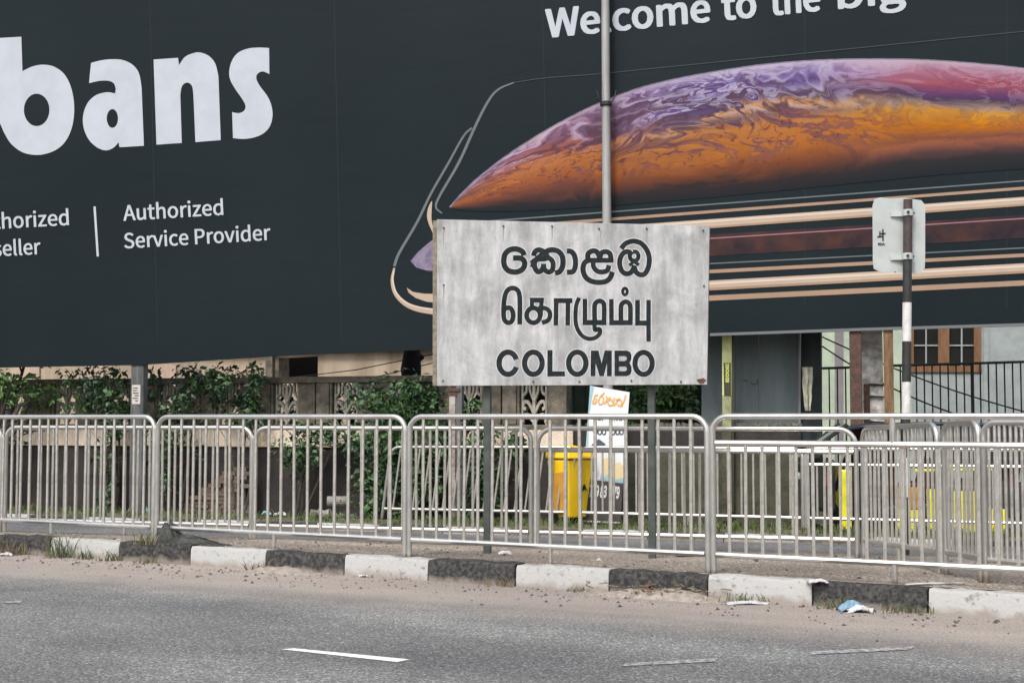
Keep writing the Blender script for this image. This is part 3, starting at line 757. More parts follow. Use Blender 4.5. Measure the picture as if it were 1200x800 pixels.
# lettering, traced stroke by stroke
def S1(pts, ox=580, oy=275, s=12.0): return [(ox + x / s, oy + y / s) for x, y in pts]
def S2(pts): return S1(pts, 675, 275, 12)
def S3(pts): return S1(pts, 580, 330, 10.67)
def S4(pts): return S1(pts, 665, 330, 10.66)
LET = []   # (word, [strokes (points, width, closed, curved)], [polygons with holes])
LET.append(("sinhala_letter", [(S1([(412, 290), (392, 245), (340, 212), (280, 200), (205, 215), (145, 270), (124, 360), (138, 445), (190, 505), (275, 525), (350, 510), (402, 465), (418, 405), (400, 355), (350, 330), (255, 328)]), 6.5, False, True)], []))
LET.append(("sinhala_letter", [(S1([(543, 298), (560, 248), (600, 216), (655, 222), (705, 262), (735, 310), (700, 338), (600, 345), (560, 385), (558, 450), (595, 515), (645, 510), (680, 455), (684, 410)]), 6.2, False, True),
    (S1([(680, 415), (700, 490), (755, 525), (805, 495), (818, 410), (790, 350), (730, 322), (640, 335)]), 6.0, False, True),
    (S1([(695, 262), (745, 225), (815, 213), (890, 235), (940, 290), (958, 370), (945, 460), (905, 520), (845, 540)]), 6.4, False, True),
    (S1([(660, 270), (590, 330), (505, 395)]), 5.0, False, True), (S1([(500, 420), (560, 430)]), 5.6, False, False)], []))
LET.append(("sinhala_letter", [(S1([(1012, 230), (1065, 235), (1110, 280), (1133, 370), (1125, 465), (1090, 520), (1012, 528)]), 6.2, False, True)], []))
LET.append(("sinhala_letter", [(S2([(168, 345), (170, 270), (230, 228), (295, 245), (338, 330)]), 6.2, False, True),
    (S2([(335, 320), (360, 255), (420, 238), (475, 265), (495, 350)]), 6.0, False, True), (S2([(145, 360), (525, 360)]), 5.8, False, False),
    (S2([(200, 350), (125, 390), (98, 470), (115, 560), (165, 625), (240, 660), (330, 670), (420, 655), (480, 605), (512, 522)]), 6.2, False, True),
    (S2([(242, 370), (248, 450), (300, 512), (380, 522), (440, 500), (465, 430)]), 5.8, False, True)], []))
LET.append(("sinhala_letter", [(S2([(635, 195), (690, 130), (760, 98), (830, 92), (920, 125), (995, 215), (1030, 330), (1018, 455), (970, 545), (905, 562), (845, 525), (815, 440)]), 6.0, False, True),
    (S2([(775, 285), (755, 248), (705, 240), (655, 270), (620, 340), (615, 425), (645, 510), (705, 548), (765, 535), (805, 480), (822, 430)]), 6.0, False, True),
    (S2([(800, 238), (850, 245), (878, 295), (860, 350), (815, 365), (770, 345), (755, 295), (770, 262)]), 5.0, False, True),
    (S2([(750, 430), (815, 380), (885, 425)]), 4.2, False, False)], []))
LET.append(("tamil_letter", [(S3([(310, 532), (312, 300), (308, 180), (285, 110), (225, 80), (160, 105), (125, 180), (110, 300), (110, 430), (125, 485), (165, 513), (208, 495), (228, 430), (215, 360), (180, 325), (125, 335)]), 5.7, False, True)], []))
LET.append(("tamil_letter", [(ell(*S3([(480, 420)])[0], 7.9, 8.7), 5.6, True, False), (S3([(437, 230), (612, 230)]), 5.8, False, False), (S3([(462, 230), (462, 335)]), 4.8, False, False),
    (S3([(583, 230), (572, 430)]), 5.0, False, False), (S3([(540, 330), (630, 332), (680, 372), (688, 430), (660, 485), (588, 512)]), 5.4, False, True)], []))
LET.append(("tamil_letter", [(S3([(735, 237), (968, 237)]), 5.9, False, False), (S3([(766, 237), (762, 545)]), 5.5, False, False), (S3([(914, 237), (910, 545)]), 5.5, False, False)], []))
LET.append(("tamil_letter", [(S4([(145, 200), (112, 290), (100, 400), (105, 520), (135, 610), (190, 680), (265, 712), (340, 702), (395, 660), (410, 615), (390, 588), (350, 605), (338, 575), (340, 480)]), 5.0, False, True),
    (S4([(218, 214), (218, 512)]), 5.4, False, False), (S4([(190, 510), (487, 510)]), 6.2, False, False),
    (S4([(340, 500), (338, 320), (352, 265), (400, 240), (445, 262), (458, 320), (456, 520)]), 5.6, False, True)], []))
LET.append(("tamil_letter", [(S4([(548, 218), (550, 512)]), 5.4, False, False), (S4([(522, 512), (812, 512)]), 6.0, False, False),
    (S4([(668, 500), (668, 330), (682, 275), (728, 250), (772, 275), (786, 330), (786, 520)]), 5.6, False, True), (ell(*S4([(718, 123)])[0], 2.7, 3.9), 3.6, True, False)], []))
LET.append(("tamil_letter", [(S4([(875, 228), (875, 518)]), 5.6, False, False), (S4([(846, 517), (1013, 517)]), 6.2, False, False), (S4([(1013, 228), (1013, 745)]), 5.3, False, False)], []))
def C1(p): return [(575 + x / 12, 400 + y / 12) for x, y in p]
def C2(p): return [(670 + x / 11.43, 400 + y / 11.43) for x, y in p]
LET.append(("roman_letter", [(ell(595.3, 425.4, 10.5, 13.0, 21, 339), 6.4, False, False)], []))
LET.append(("roman_letter", [(ell(625, 425.4, 10.3, 13.0), 6.3, True, False)], []))
LET.append(("roman_letter", [], [[C1([(797, 120), (870, 120), (870, 418), (1045, 418), (1045, 492), (797, 492)])]]))
LET.append(("roman_letter", [(ell(676.5, 425.4, 10.2, 13.0), 6.3, True, False)], []))
LET.append(("roman_letter", [], [[C2([(255, 120), (358, 120), (400, 290), (440, 120), (538, 120), (536, 465), (472, 465), (472, 290), (430, 465), (372, 465), (320, 290), (318, 465), (252, 465)])]]))
LET.append(("roman_letter", [], [[C2([(572, 120), (735, 120), (780, 138), (800, 178), (798, 240), (775, 288), (800, 335), (802, 400), (785, 442), (740, 465), (572, 465)]),
    C2([(632, 195), (632, 262), (712, 262), (735, 245), (738, 215), (715, 195)]), C2([(632, 335), (632, 398), (720, 398), (740, 380), (738, 352), (720, 335)])]]))
LET.append(("roman_letter", [(ell(754.2, 425.6, 10.1, 12.9), 6.2, True, False)], []))
halo = MB()
k = 0
for nm, strokes, polys in LET:
    mb = MB()
    for (p, wd, cl, cv) in strokes:
        k += 1
        q = [(v[0], v[1]) for v in spline(p, 6)] if cv else p
        ribbon(mb, q, wd, sg(.0014 + .00015 * (k % 5)), cl)
        ribbon(halo, q, wd + 2.0, sg(.0004 + .00008 * (k % 9)), cl)
    for pl in polys:
        mb.flat([[sg(.0014)(*p) for p in l] for l in pl])
        k += 1
        ribbon(halo, pl[0] + pl[0][:1], 2.2, sg(.0004 + .00008 * (k % 9)))
    spar(nm, mb, M['letter'])
spar("letter_outline", halo, M['halo'])
for px, py in ((520, 267), (590, 265), (647, 265), (702, 268), (758, 268), (824, 270), (519, 446), (625, 447), (679, 447), (740, 446), (798, 447), (520, 334), (825, 335)):
    mb = MB(); c = sg(.004)(px, py)
    mb.prism([c + dS * .008 * math.cos(a) + Vector((0, 0, .008 * math.sin(a))) for a in [i * math.pi / 4 for i in range(8)]], -nS * .004)
    spar("bolt", mb, M['rust'])
r = random.Random(6)
for px, py in ((520, 269), (590, 267), (647, 267), (758, 270), (824, 272), (520, 336), (704, 270)):
    mb = MB(); l = r.uniform(9, 24)
    ribbon(mb, [(px + r.uniform(-.3, .3), py + l * i / 4) for i in range(5)], lambda t: 1.5 * (1 - t) + .3, sg(.0003)); spar("stain_run", mb, M['stain'])
mb = MB(); r = random.Random(2)
pts = [(822 + 5.5 * math.cos(a) * r.uniform(.6, 1.1), 446 + 4 * math.sin(a) * r.uniform(.6, 1.1)) for a in [i * .45 for i in range(14)]]
mb.flat([[sg(.003)(min(x, 828), min(y, 450)) for x, y in pts]]); spar("rust_patch", mb, M['rust'])
# ------------------------------------------------------------------ billboard
nB = Vector((BILL[1], 1, 0)).normalized(); dB = Vector((1, -BILL[1], 0)).normalized()
def bb(off): return lambda x, y: on_v(x, y, BILL[0], BILL[1], off)
BZ = 7.45
bloc = on_v(600, 620, *BILL); bloc.z = -.2
broot = thing("billboard", "huge dark printed billboard with white lettering and a picture of a phone", "billboard", bloc)
def bpart(name, mb, m, parent=None, smooth=False):
    o = mb.build(name, m, None, smooth=smooth); par = parent or broot
    o.parent = par
    if par is broot: o.matrix_parent_inverse = Matrix.Translation(bloc).inverted()
    return o
edge = [(-420, 446), (-150, 436), (0, 430.5), (163, 427.5), (325, 416.8), (505, 409.3), (832, 393.6), (1010, 387.5), (1200, 382), (1500, 372)]
low = [bb(0)(*p) for p in edge]
top = [Vector((p.x, p.y, BZ)) for p in low]
mb = MB(); n = len(low); nr = 14
grid = []
for j in range(nr + 1):
    grid += [low[i].lerp(top[i], j / nr) for i in range(n)]
mb.add(grid, [(j * n + i, j * n + i + 1, (j + 1) * n + i + 1, (j + 1) * n + i) for j in range(nr) for i in range(n - 1)])
back = [p + nB * .05 for p in low] + [p + nB * .05 for p in top]
mb.add(back, [(i + 1, i, i + n, i + n + 1) for i in range(n - 1)])
mb.add(low + back[:n], [(i, i + 1, i + 1 + n, i + n) for i in range(n - 1)])
bpart("printed_sheet", mb, M['vinyl_print'])
mb = MB(); seg = [p for p in edge if p[0] >= 832]
pr = [bb(.012)(*p) for p in seg]
for a, b in zip(pr, pr[1:]):
    mb.hexa([a, b, b + nB * .05, a + nB * .05], [a + Vector((0, 0, .035)), b + Vector((0, 0, .035)), b + nB * .05 + Vector((0, 0, .035)), a + nB * .05 + Vector((0, 0, .035))])
bpart("bottom_trim", mb, mat("trim_grey", (.12, .125, .13), .6))
for z in (1.9, 4.0, 5.9):
    mb = MB(); a = low[0] + nB * .1; b = low[-1] + nB * .1; a.z = b.z = z + .6
    bar_between(mb, a, b, .1, .1, nB); bpart("frame_beam", mb, M['rusty'])
for i in range(9):
    mb = MB(); p = low[0].lerp(low[-1], (i + .5) / 9) + nB * .21
    mb.tube([Vector((p.x, p.y, 2.6)), Vector((p.x, p.y, BZ))], .05, 6); bpart("frame_upright", mb, M['rusty'])
# lettering
def words(name, lst, off=.006):
    mb = MB()
    for s, p0, p1, cap, kw in lst:          # heavier strokes: the same print laid a few times, each a hair prouder
        b = kw.get("heavy", .4)
        for i, (dx, dy) in enumerate(((0, 0), (-1, 0), (1, 0), (-.7, .6), (.7, -.6), (-.7, -.6), (.7, .6))):
            text_on(mb, s, (p0[0] + b * (dx + 0), p0[1] + b * dy), (p1[0] + b * dx, p1[1] + b * dy), cap, bb(off + .0004 * i), lean=kw["lean"])
    return bpart(name, mb, M['bill_white'])
LN = dict(lean=.05, heavy=.42)
words("lettering_line", [("Authorized", (-36, 270), (80.5, 263.5), 17.6, LN)])
words("lettering_line", [("Reseller", (-31, 301.5), (47.5, 297.5), 17.3, LN)])
words("lettering_line", [("Authorized", (145, 258.6), (261.5, 251.6), 17.6, LN)])
words("lettering_line", [("Service Provider", (146, 291), (317, 281), 17.4, LN)])
HL = dict(lean=.045, heavy=1.55)
def hy(x): return 45 - .099 * (x - 640)
for wd_, xa, xb in (("Welcome", 640, 833), ("to", 846, 887), ("the", 903, 962), ("big", 982, 1062)):
    words("headline_word", [(wd_, (xa + 1.5, hy(xa) - 1), (xb - 1.5, hy(xb) - 1), 32, HL)])
for x, y0, y1 in ((180, -120, 426), (396, -120, 412), (943, -120, 389), (640, -120, 402), (1180, -120, 382)):
    mb = MB(); ribbon(mb, [(x - .022 * (200 - y) if x < 700 else x, y) for y in range(y0, y1, 40)], .7, bb(.0025)); bpart("seam", mb, M['seam'])
mb = MB(); ribbon(mb, [(110.8, 242), (114.6, 300.5)], 2.6, bb(.006)); bpart("divider_line", mb, M['bill_white'])
def Q(l): return [(x / 3, y / 3) for x, y in l]
def cv(l, n=5): return [(p.x, p.y) for p in spline(l, n, True)]
def mixed(runs):      # runs of (points, curved)
    out = []
    for pts, c in runs:
        out += [(p.x, p.y) for p in spline(pts, 5)] if c else pts
    return out
lb = mixed([(Q([(-70, 138), (75, 130), (79, 252)]), False), (Q([(84, 248), (115, 234), (152, 228), (192, 236), (228, 264), (251, 312), (261, 375), (255, 440), (235, 490), (205, 522), (165, 540), (125, 545), (80, 536), (40, 507), (15, 468), (-6, 422), (-30, 395)]), True), (Q([(-70, 380)]), False)])
la = mixed([(Q([(320, 222), (350, 214), (390, 209), (432, 212), (468, 230), (489, 260), (498, 310)]), True), (Q([(506, 513), (420, 518), (417, 501)]), False), (Q([(415, 503), (400, 519), (375, 529), (345, 521), (315, 495), (297, 460), (291, 425), (296, 390), (312, 357), (340, 334), (375, 325), (405, 329)]), True), (Q([(407, 312), (400, 294), (382, 285), (350, 285), (313, 293)]), True)])
ln = mixed([(Q([(540, 210), (626, 204), (629, 229)]), False), (Q([(631, 227), (648, 203), (672, 190), (702, 185), (735, 198), (757, 225), (768, 268)]), True), (Q([(776, 493), (687, 500)]), False), (Q([(680, 335), (675, 303), (658, 291), (640, 303), (634, 335)]), True), (Q([(639, 503), (550, 509)]), False)])
ls = mixed([(Q([(946, 170), (947, 262)]), False), (Q([(944, 259), (922, 252), (904, 262), (902, 280), (915, 305), (941, 340), (955, 375), (958, 410), (948, 446), (925, 470), (895, 483), (857, 489), (819, 486)]), True), (Q([(816, 393)]), False), (Q([(820, 396), (840, 398), (858, 390), (863, 372), (851, 348), (826, 312), (809, 280), (806, 250), (815, 215), (836, 187), (870, 172), (906, 168), (940, 169)]), True)])
for loops in ([lb, ell(43, 129, 15, 19)], [la, ell(131.7, 139, 6.6, 11)], [ln], [ls]):
    mb = MB(); mb.flat([[bb(.006)(*p) for p in l] for l in loops]); bpart("big_letter", mb, M['bill_white'])
# picture of the phone: outlines, gilt edges, marbled screen
def line(name, pts, wd, m, off=.006, curved=True):
    mb = MB(); q = [(p.x, p.y) for p in spline(pts, 6)] if curved else pts
    ribbon(mb, q, wd, bb(off)); return bpart(name, mb, M[m])
PX = 1290
def slope(y0, y1): return [(500 + (PX - 500) * i / 8, y0 + (y1 - y0) / 400 * ((500 + (PX - 500) * i / 8) - 800)) for i in range(9)]
line("phone_outline", [(462, 312), (468, 296), (489, 260), (505, 227), (525, 192), (543, 160), (553, 150)], lambda t: 3.4 - 1.2 * t, 'print_grey')
line("phone_outline", [(518, 250), (511, 243), (515, 230), (538, 190), (557, 148), (572, 119), (584, 105), (602, 97)], lambda t: 1.6 + 1.6 * math.sin(t * 3.1), 'print_grey', .007)
line("phone_outline", [(602, 97), (640, 91.5), (700, 87), (800, 77), (1000, 57), (1200, 37), (PX, 28)], 1.0, 'print_line', .007)
def gilt(y0, y1, wd, m, x0, off=.006):
    p = [q for q in slope(y0, y1) if q[0] > x0]; s = (y1 - y0) / 400
    p = [(x0, y0 + s * (x0 - 800))] + p
    return line("phone_edge", p, wd, m, off, False)
mb = MB(); p = slope(277, 252); q = slope(302, 279)      # the second screen, nearly dark
mb.flat([[bb(.004)(*v) for v in p + q[::-1]]]); bpart("phone_screen", mb, M['print_maroon'])
gilt(242, 212, 1.6, 'print_grey', 520)
gilt(250.6, 220.5, 3.4, 'print_tan', 560)
gilt(264, 235.5, 9.5, 'print_tan_light', 545)
gilt(268.6, 240, 2.4, 'print_tan', 545, .008)
gilt(261.8, 233.3, 2.2, 'print_glint', 545, .0075)
gilt(334, 312, 2.4, 'print_glint', 800, .0075)
gilt(281.5, 256, 1.5, 'print_pink', 800)
gilt(310.5, 290.5, 1.4, 'print_grey', 800)
gilt(319.8, 299, 4.2, 'print_tan', 800)
gilt(336, 314, 11, 'print_tan_light', 800)
gilt(340.5, 318.6, 3.0, 'print_tan', 800, .008)
gilt(350.8, 331.5, 6.2, 'print_tan', 800)
line("phone_edge", [(506, 236), (503.5, 246), (503.5, 258), (509, 276)], lambda t: 1.0 + 4.2 * math.sin(math.pi * t), 'print_tan_light')
line("phone_edge", [(462, 314), (459.5, 328), (463, 343), (474, 355), (490, 362), (516, 366)], lambda t: 2.4 + 5.0 * t, 'print_tan_light')
line("phone_edge", [(461.5, 318), (460.5, 329), (464.5, 343), (475, 353.8), (491, 360), (516, 363.6)], 1.6, 'print_glint', .0075)
mb = MB(); mb.flat([[bb(.006)(*v) for v in [(476.5, 337), (484, 342), (496, 344), (516, 344.5), (516, 355), (500, 353.5), (487, 349), (479, 343)]]]); bpart("phone_edge", mb, M['print_tan_light'])
mb = MB(); mb.flat([[bb(.006)(*v) for v in [(481, 306), (490, 295), (503, 284), (516, 274), (516, 317.5), (500, 317), (488, 313.5)]]]); bpart("phone_screen", mb, M['print_lilac'])
tp = spline([(527, 243), (541, 227), (562, 207), (600, 178), (650, 147), (700, 122), (750, 103), (800, 91), (850, 82), (900, 75), (960, 70.5), (1020, 69.2), (1080, 70), (1140, 74), (1200, 80), (1290, 92)], 8)
bt = spline([(527, 243), (533, 245.5), (545, 247), (570, 248), (610, 247.5), (660, 245), (720, 241), (780, 236), (840, 231), (900, 225), (960, 219), (1020, 213), (1080, 207), (1140, 202), (1200, 198), (1290, 192)], 8)
me_v, me_uv, me_f = [], [], []
NT = 28
for a, b in zip(tp, bt):
    for j in range(NT + 1):
        t = j / NT; p = a.lerp(b, t); me_v.append(tuple(bb(.006)(p.x, p.y))); me_uv.append((p.x / 1000, t))
k = NT + 1
me_f = [(i * k + j, i * k + j + 1, (i + 1) * k + j + 1, (i + 1) * k + j) for i in range(len(tp) - 1) for j in range(NT)]
me = bpy.data.meshes.new("phone_screen"); me.from_pydata(me_v, [], me_f)
ul = me.uv_layers.new(name="UVMap")
for lp in me.loops: ul.data[lp.index].uv = me_uv[lp.vertex_index]
me.materials.append(M['marble'])
o = link("phone_screen", me, broot); o.matrix_parent_inverse = Matrix.Translation(bloc).inverted(); o["label"] = "marbled orange and purple phone screen"
line("phone_edge", [(p.x, p.y) for p in tp], lambda t: 1.6 - .6 * t, 'print_lilac', .008, False)
# posts under the billboard
def ipost(px, py, wd, m, ztop, Yc=None):
    b = on_v(px, py, BILL[0] if Yc is None else Yc, BILL[1], -.09); g = gz(b.x, b.y)
    mb = MB(); R = Matrix.Rotation(math.atan2(dB.y, dB.x), 3, 'Z')
    mb.box((b.x, b.y, (ztop + g) / 2 - .05), (wd, .14, ztop - g + .1), R)
    return b, R, mb
b, R, mb = ipost(163.5, 440, .205, None, 3.2); g = bpart("support_post", mb, M['pole_grey']); bevel(g, .02); g["label"] = "grey post with a paper notice stuck on it"
c = on_v(159.5, 462, BILL[0], BILL[1], -.016)
mb = MB(); u = dB * .066; v = Vector((0, 0, .135)); mb.flat([[c - u - v, c + u - v, c + u + v, c - u + v]])
bpart("paper_notice", mb, M['paper'], g)
mb = MB()
for i, (a0, a1) in enumerate(((-.8, .5), (-.8, .2), (-.8, .6), (-.3, .7), (-.8, .4), (-.2, .5))):
    h = .1 - i * .036; q = c - nB * .003
    mb.add([q + u * a0 + Vector((0, 0, h)), q + u * a1 + Vector((0, 0, h)), q + u * a1 + Vector((0, 0, h - .016)), q + u * a0 + Vector((0, 0, h - .016))], [(0, 1, 2, 3)])
bpart("notice_print", mb, M['ink'], g)
for px, wd, m in ((1003, .145, 'rusty'), (1041.5, .115, 'rust_ochre')):
    b, R, mb = ipost(px, 440, wd, m, 3.0); o = bpart("support_post", mb, M[m]); bevel(o, .008)
    o["label"] = "rust brown steel post" if m == 'rusty' else "ochre rusted steel post"

# ------------------------------------------------------------------ slim street pole behind the sign
p = at(713, 500, 17.35); g = gz(p.x, p.y)
pr = thing("street_pole", "slim pale galvanised pole rising behind the town name sign past the billboard", "pole", (p.x, p.y, g))
mb = MB(); mb.tube([(0, 0, -.1), (-.005, 0, 2.2), (-.02, 0, 7.4)], .074, 12, r2=.050); mb.build("shaft", M['pole_white'], pr, smooth=True)
z = at(712.5, 122, 17.35).z - g
mb = MB(); mb.lathe([(.072, z - .03), (.08, z - .015), (.078, z + .02), (.07, z + .03)], 10, (-.014, 0, 0)); mb.build("wire_tie", M['cable'], pr)
for s in (-1, 1):
    mb = MB(); mb.tube([(s * .06 - .014, -.04, z), (s * .10 - .014, -.06, z + .06), (s * .125 - .014, -.05, z + .17)], .008, 5); mb.build("wire_end", M['cable'], pr)

# ------------------------------------------------------------------ road sign seen from behind
zb = .10
p = on_h(1061, 648, zb)
YS = p.y
rs = thing("road_sign", "grey back of a rounded road sign on a black and white banded pole", "road sign", (p.x, p.y, zb))
def rl(px, py, off=0): q = at(px, py, YS); return Vector((q.x - p.x, q.y - p.y - off, q.z - zb))
bands = [(652, 582, 'band_black'), (582, 536, 'band_white'), (536, 491, 'band_black'), (491, 447.5, 'band_white'), (447.5, 400, 'band_black'), (400, 354.5, 'band_white'), (354.5, 305, 'band_black'), (305, 234, 'band_brown')]
def poleax(y): return lerp(1064, 1060.5, (y - 234) / (650 - 234))
for y0, y1, m in bands:
    mb = MB(); a = rl(poleax(y0), y0); b = rl(poleax(y1), y1); mb.tube([a, b], .038, 12, cap=(y1 == 234)); mb.build("pole_band", M[m], rs, smooth=True)
pc = [(1034, 230), (1046, 231.5), (1062, 230.5), (1075, 232.5), (1082, 233.5), (1086.5, 239), (1086.5, 300), (1086, 313), (1081, 319.5), (1062, 319), (1034, 318), (1026, 314), (1025, 306), (1024.5, 240), (1027, 232)]
mb = MB(); mb.prism([rl(x, y, -.055) for x, y in pc], Vector((0, .004, 0))); mb.build("sign_plate", M['plate'], rs)
for y in (249.5, 300.5):
    mb = MB(); a = rl(1046, y + 1.5, -.05); b = rl(1058, y, -.05)
    mb.hexa([rl(1045.5, y + 3.5, -.052), rl(1059, y + 3.5, -.052), rl(1059, y + 3.5, -.02), rl(1045.5, y + 3.5, -.04)], [rl(1045.5, y - 2, -.052), rl(1059, y - 2, -.052), rl(1059, y - 2, -.02), rl(1045.5, y - 2, -.04)])
    br = mb.build("bracket", M['plate'], rs)
    mb = MB(); c = rl(poleax(y), y); mb.lathe([(.040, c.z - .028), (.047, c.z - .026), (.047, c.z + .026), (.040, c.z + .028)], 12, (c.x, c.y, 0)); mb.build("clamp", M['plate'], br, smooth=True)
    for dx in (-1.8, 7.0):
        mb = MB(); c = rl(poleax(y) + dx, y, .048 if dx < 0 else -.02); mb.lathe([(.012, 0), (.012, .012)], 8, c - Vector((0, .012, 0)), 'y'); mb.build("bolt", M['band_black'], br)
mb = MB(); pw = lambda x, y: rl(x, y, -.052)
for pts, wd in (([(1033.2, 270), (1033, 276.5)], 1.6), ([(1036.5, 267.5), (1036.8, 281.5)], 1.8), ([(1034, 273), (1040, 272.6)], 1.8), ([(1030, 276.6), (1036, 276.2)], 1.9)):
    ribbon(mb, pts, wd, pw)
text_on(mb, "RDA", (1030.8, 286.6), (1039.2, 286.4), 2.7, pw, bold=.02)
mb.build("stencil_mark", M['band_black'], rs)
mb = MB()
for x, y in ((1070.5, 273), (1070.8, 287), (1051, 318)):
    ribbon(mb, ell(x, y, .45, .45, 0, 360, 8), .9, pw, True)
mb.build("bolt_hole", M['band_black'], rs)

# ------------------------------------------------------------------ leaning advertising board
AB = (17.15, .12)
q0 = on_v(705, 611, *AB); q0.z = gz(q0.x, q0.y)
ab = thing("advertising_board", "tall tilted white advertising board with orange script leaning beside the yellow bin", "advertising board", q0)
def abp(off):
    def f(x, y):
        q = on_v(x, y, *AB, off); q.y += .10 * (q.z - q0.z); return q - q0
    return f
cs = [(692.4, 451.5), (739.2, 459), (726.5, 613), (681.5, 611)]
mb = MB(); mb.prism([abp(0)(*c) for c in cs], Vector((0, .02, 0))); mb.build("panel", M['board_white'], ab)
def apatch(name, pts, m, off=.004):
    mb = MB(); mb.flat([[abp(off)(*q) for q in pts]]); return mb.build(name, M[m], ab)
apatch("blue_border", [(692.4, 452), (697, 453), (694, 468), (691, 488), (690, 520), (684, 575), (683, 575)], 'board_blue')
apatch("brown_band", [(685.4, 560.5), (730.4, 566.5), (726.8, 611), (681.8, 609)], 'board_brown')
apatch("picture_print", [(706, 551), (716, 555), (731, 556), (730.6, 566), (703, 562)], 'board_blue', .005)
for pts in ([(707, 538), (713, 536), (718, 540), (716, 552), (709, 560), (706, 550)], [(718, 545), (726, 541), (731, 546), (731, 560), (722, 562), (717, 556)]):
    apatch("picture_print", pts, 'board_cream', .006)
apatch("picture_print", [(688, 535), (696, 533), (700, 542), (697, 552), (688, 556)], 'board_navy', .005)
apatch("picture_print", [(694, 521), (702, 514), (710, 520), (709, 524), (694, 524)], 'board_navy', .005)
def A7(p): return [(680 + x / 14.54, 445 + y / 14.54) for x, y in p]
mb = MB()
for st in ([(320, 250), (268, 262), (245, 330), (225, 385), (258, 400), (288, 355), (282, 305)], [(428, 212), (375, 262), (325, 340), (340, 405), (385, 400), (412, 335), (385, 272), (355, 262)], [(452, 272), (472, 325), (425, 408)],
           [(525, 285), (485, 340), (490, 410), (540, 432), (580, 400), (592, 300)], [(500, 345), (545, 330), (560, 380)], [(625, 310), (635, 375), (588, 442)], [(692, 308), (650, 345), (700, 335), (722, 385), (690, 440), (645, 412)], [(792, 252), (770, 340), (712, 458)]):
    ribbon(mb, [(v.x, v.y) for v in spline(A7(st), 5)], 1.7, abp(.006))
mb.build("orange_lettering", M['board_orange'], ab)
def A8(p): return [(680 + x / 5.71, 480 + y / 5.71) for x, y in p]
mb = MB()
for x0 in (95, 125, 205, 240, 270):
    mb = MB(); ribbon(mb, [(v.x, v.y) for v in spline(A8([(x0, 50), (x0 + 10, 68), (x0 + 22, 52), (x0 + 30, 70)]), 5)], 1.3, abp(.006)); mb.build("brown_letter", M['board_brown'], ab)
for x0 in (92, 122, 150, 212, 242, 268):
    mb = MB(); ribbon(mb, [(v.x, v.y) for v in spline(A8([(x0 + 14, 128), (x0, 145), (x0 + 8, 165), (x0 + 22, 158), (x0 + 24, 135)]), 5)], 1.4, abp(.006)); mb.build("navy_letter", M['board_navy'], ab)
mb = MB()
for s, a, b in (("07", (686.0, 581.0), (694.0, 581.4)), ("9", (697.4, 581.6), (701.6, 581.8)), ("83", (703, 581.9), (710.8, 582.3)), ("079", (714.6, 582.6), (725.8, 583.4))):
    text_on(mb, s, a, b, 12.5, abp(.007), lean=-.1, bold=.02)
mb.build("phone_number", M['board_white'], ab)

# ------------------------------------------------------------------ yellow bin
yb = at(668, 604, 17.0); yb.z = gz(yb.x, yb.y)
bi = thing("wheeled_bin", "yellow plastic bin with a dark mark standing left of the leaning advertising board", "bin", yb, math.radians(36))
mb = MB(); mb.hexa([(-.14, -.15, .09), (.14, -.15, .09), (.14, .15, .09), (-.14, .15, .09)], [(-.2, -.21, .80), (.2, -.21, .80), (.2, .21, .80), (-.2, .21, .80)])
bevel(mb.build("body", M['yellow'], bi), .02)
mb = MB(); mb.hexa([(-.22, -.24, .815), (.22, -.24, .815), (.22, .23, .815), (-.22, .23, .815)], [(-.19, -.20, .93), (.19, -.20, .93), (.2, .22, .98), (-.2, .22, .98)])
bevel(mb.build("lid", M['yellow'], bi), .02)
mb = MB(); mb.tube([(-.2, .25, .86), (.2, .25, .86)], .018, 8); mb.build("handle", M['rubber'], bi)
for s in (-1, 1):
    mb = MB(); mb.tube([(s * .15, .13, .09), (s * .19, .13, .09)], .09, 14); mb.build("wheel", M['rubber'], bi)
mb = MB(); mb.flat([[(-.02, -.1985, .42), (.03, -.2, .44), (.055, -.2045, .50), (.07, -.2045, .50), (.105, -.20, .44), (.13, -.198, .41), (.075, -.2, .44), (.03, -.196, .40)]]); mb.build("printed_mark", M['rubber'], bi)
mb = MB(); mb.prism([(-.1625, -.13, .15), (-.1625, .12, .15), (-.196, .14, .62), (-.196, -.15, .66)], (-.006, 0, 0)); mb.build("side_patch", M['orange'], bi)  # no separate panel: orange paints the shade on the bin's left face

# ------------------------------------------------------------------ yellow three wheeler parked beyond the far barriers
tl = at(1074, 560, 16.35); tl.z = gz(tl.x, tl.y)
tk = thing("three_wheeler", "yellow three wheeled taxi with a dark hood parked behind the barriers", "three wheeler", tl, math.atan2(-.16, 1))
# local x: rear (+) to front (-), length 2.5, width 1.25, height 1.6
def sidebody(prof, y0, y1): 
    mb = MB(); mb.prism([(x, y0, z) for x, z in prof], (0, y1 - y0, 0)); return mb
body = sidebody([(-.64, .22), (1.2, .24), (1.28, .40), (1.22, .62), (.30, .62), (.24, .42), (-.42, .36), (-.62, .40)], -.6, .6)
bevel(body.build("body", M['cowl'], tk), .03)
for x0, x1, z0, z1, m in ((-.30, .0, .06, .32, "tuk_yellow"), (-.30, .0, .33, .58, "orange"), (.03, .29, .04, .56, "tuk_yellow"), (.32, .56, .04, .54, "tuk_yellow"), (.60, .90, .06, .34, "tuk_yellow")):
    mb = MB(); mb.box(((x0 + x1) / 2, -.606, (z0 + z1) / 2), (x1 - x0, .012, z1 - z0)); bevel(mb.build("side_patch", M[m], tk), .004)
mb = MB(); mb.hexa([(-1.36, -.30, .30), (-.98, -.52, .26), (-.98, .52, .26), (-1.36, .30, .30)], [(-1.34, -.32, .86), (-.98, -.56, .90), (-.98, .56, .90), (-1.34, .32, .86)])
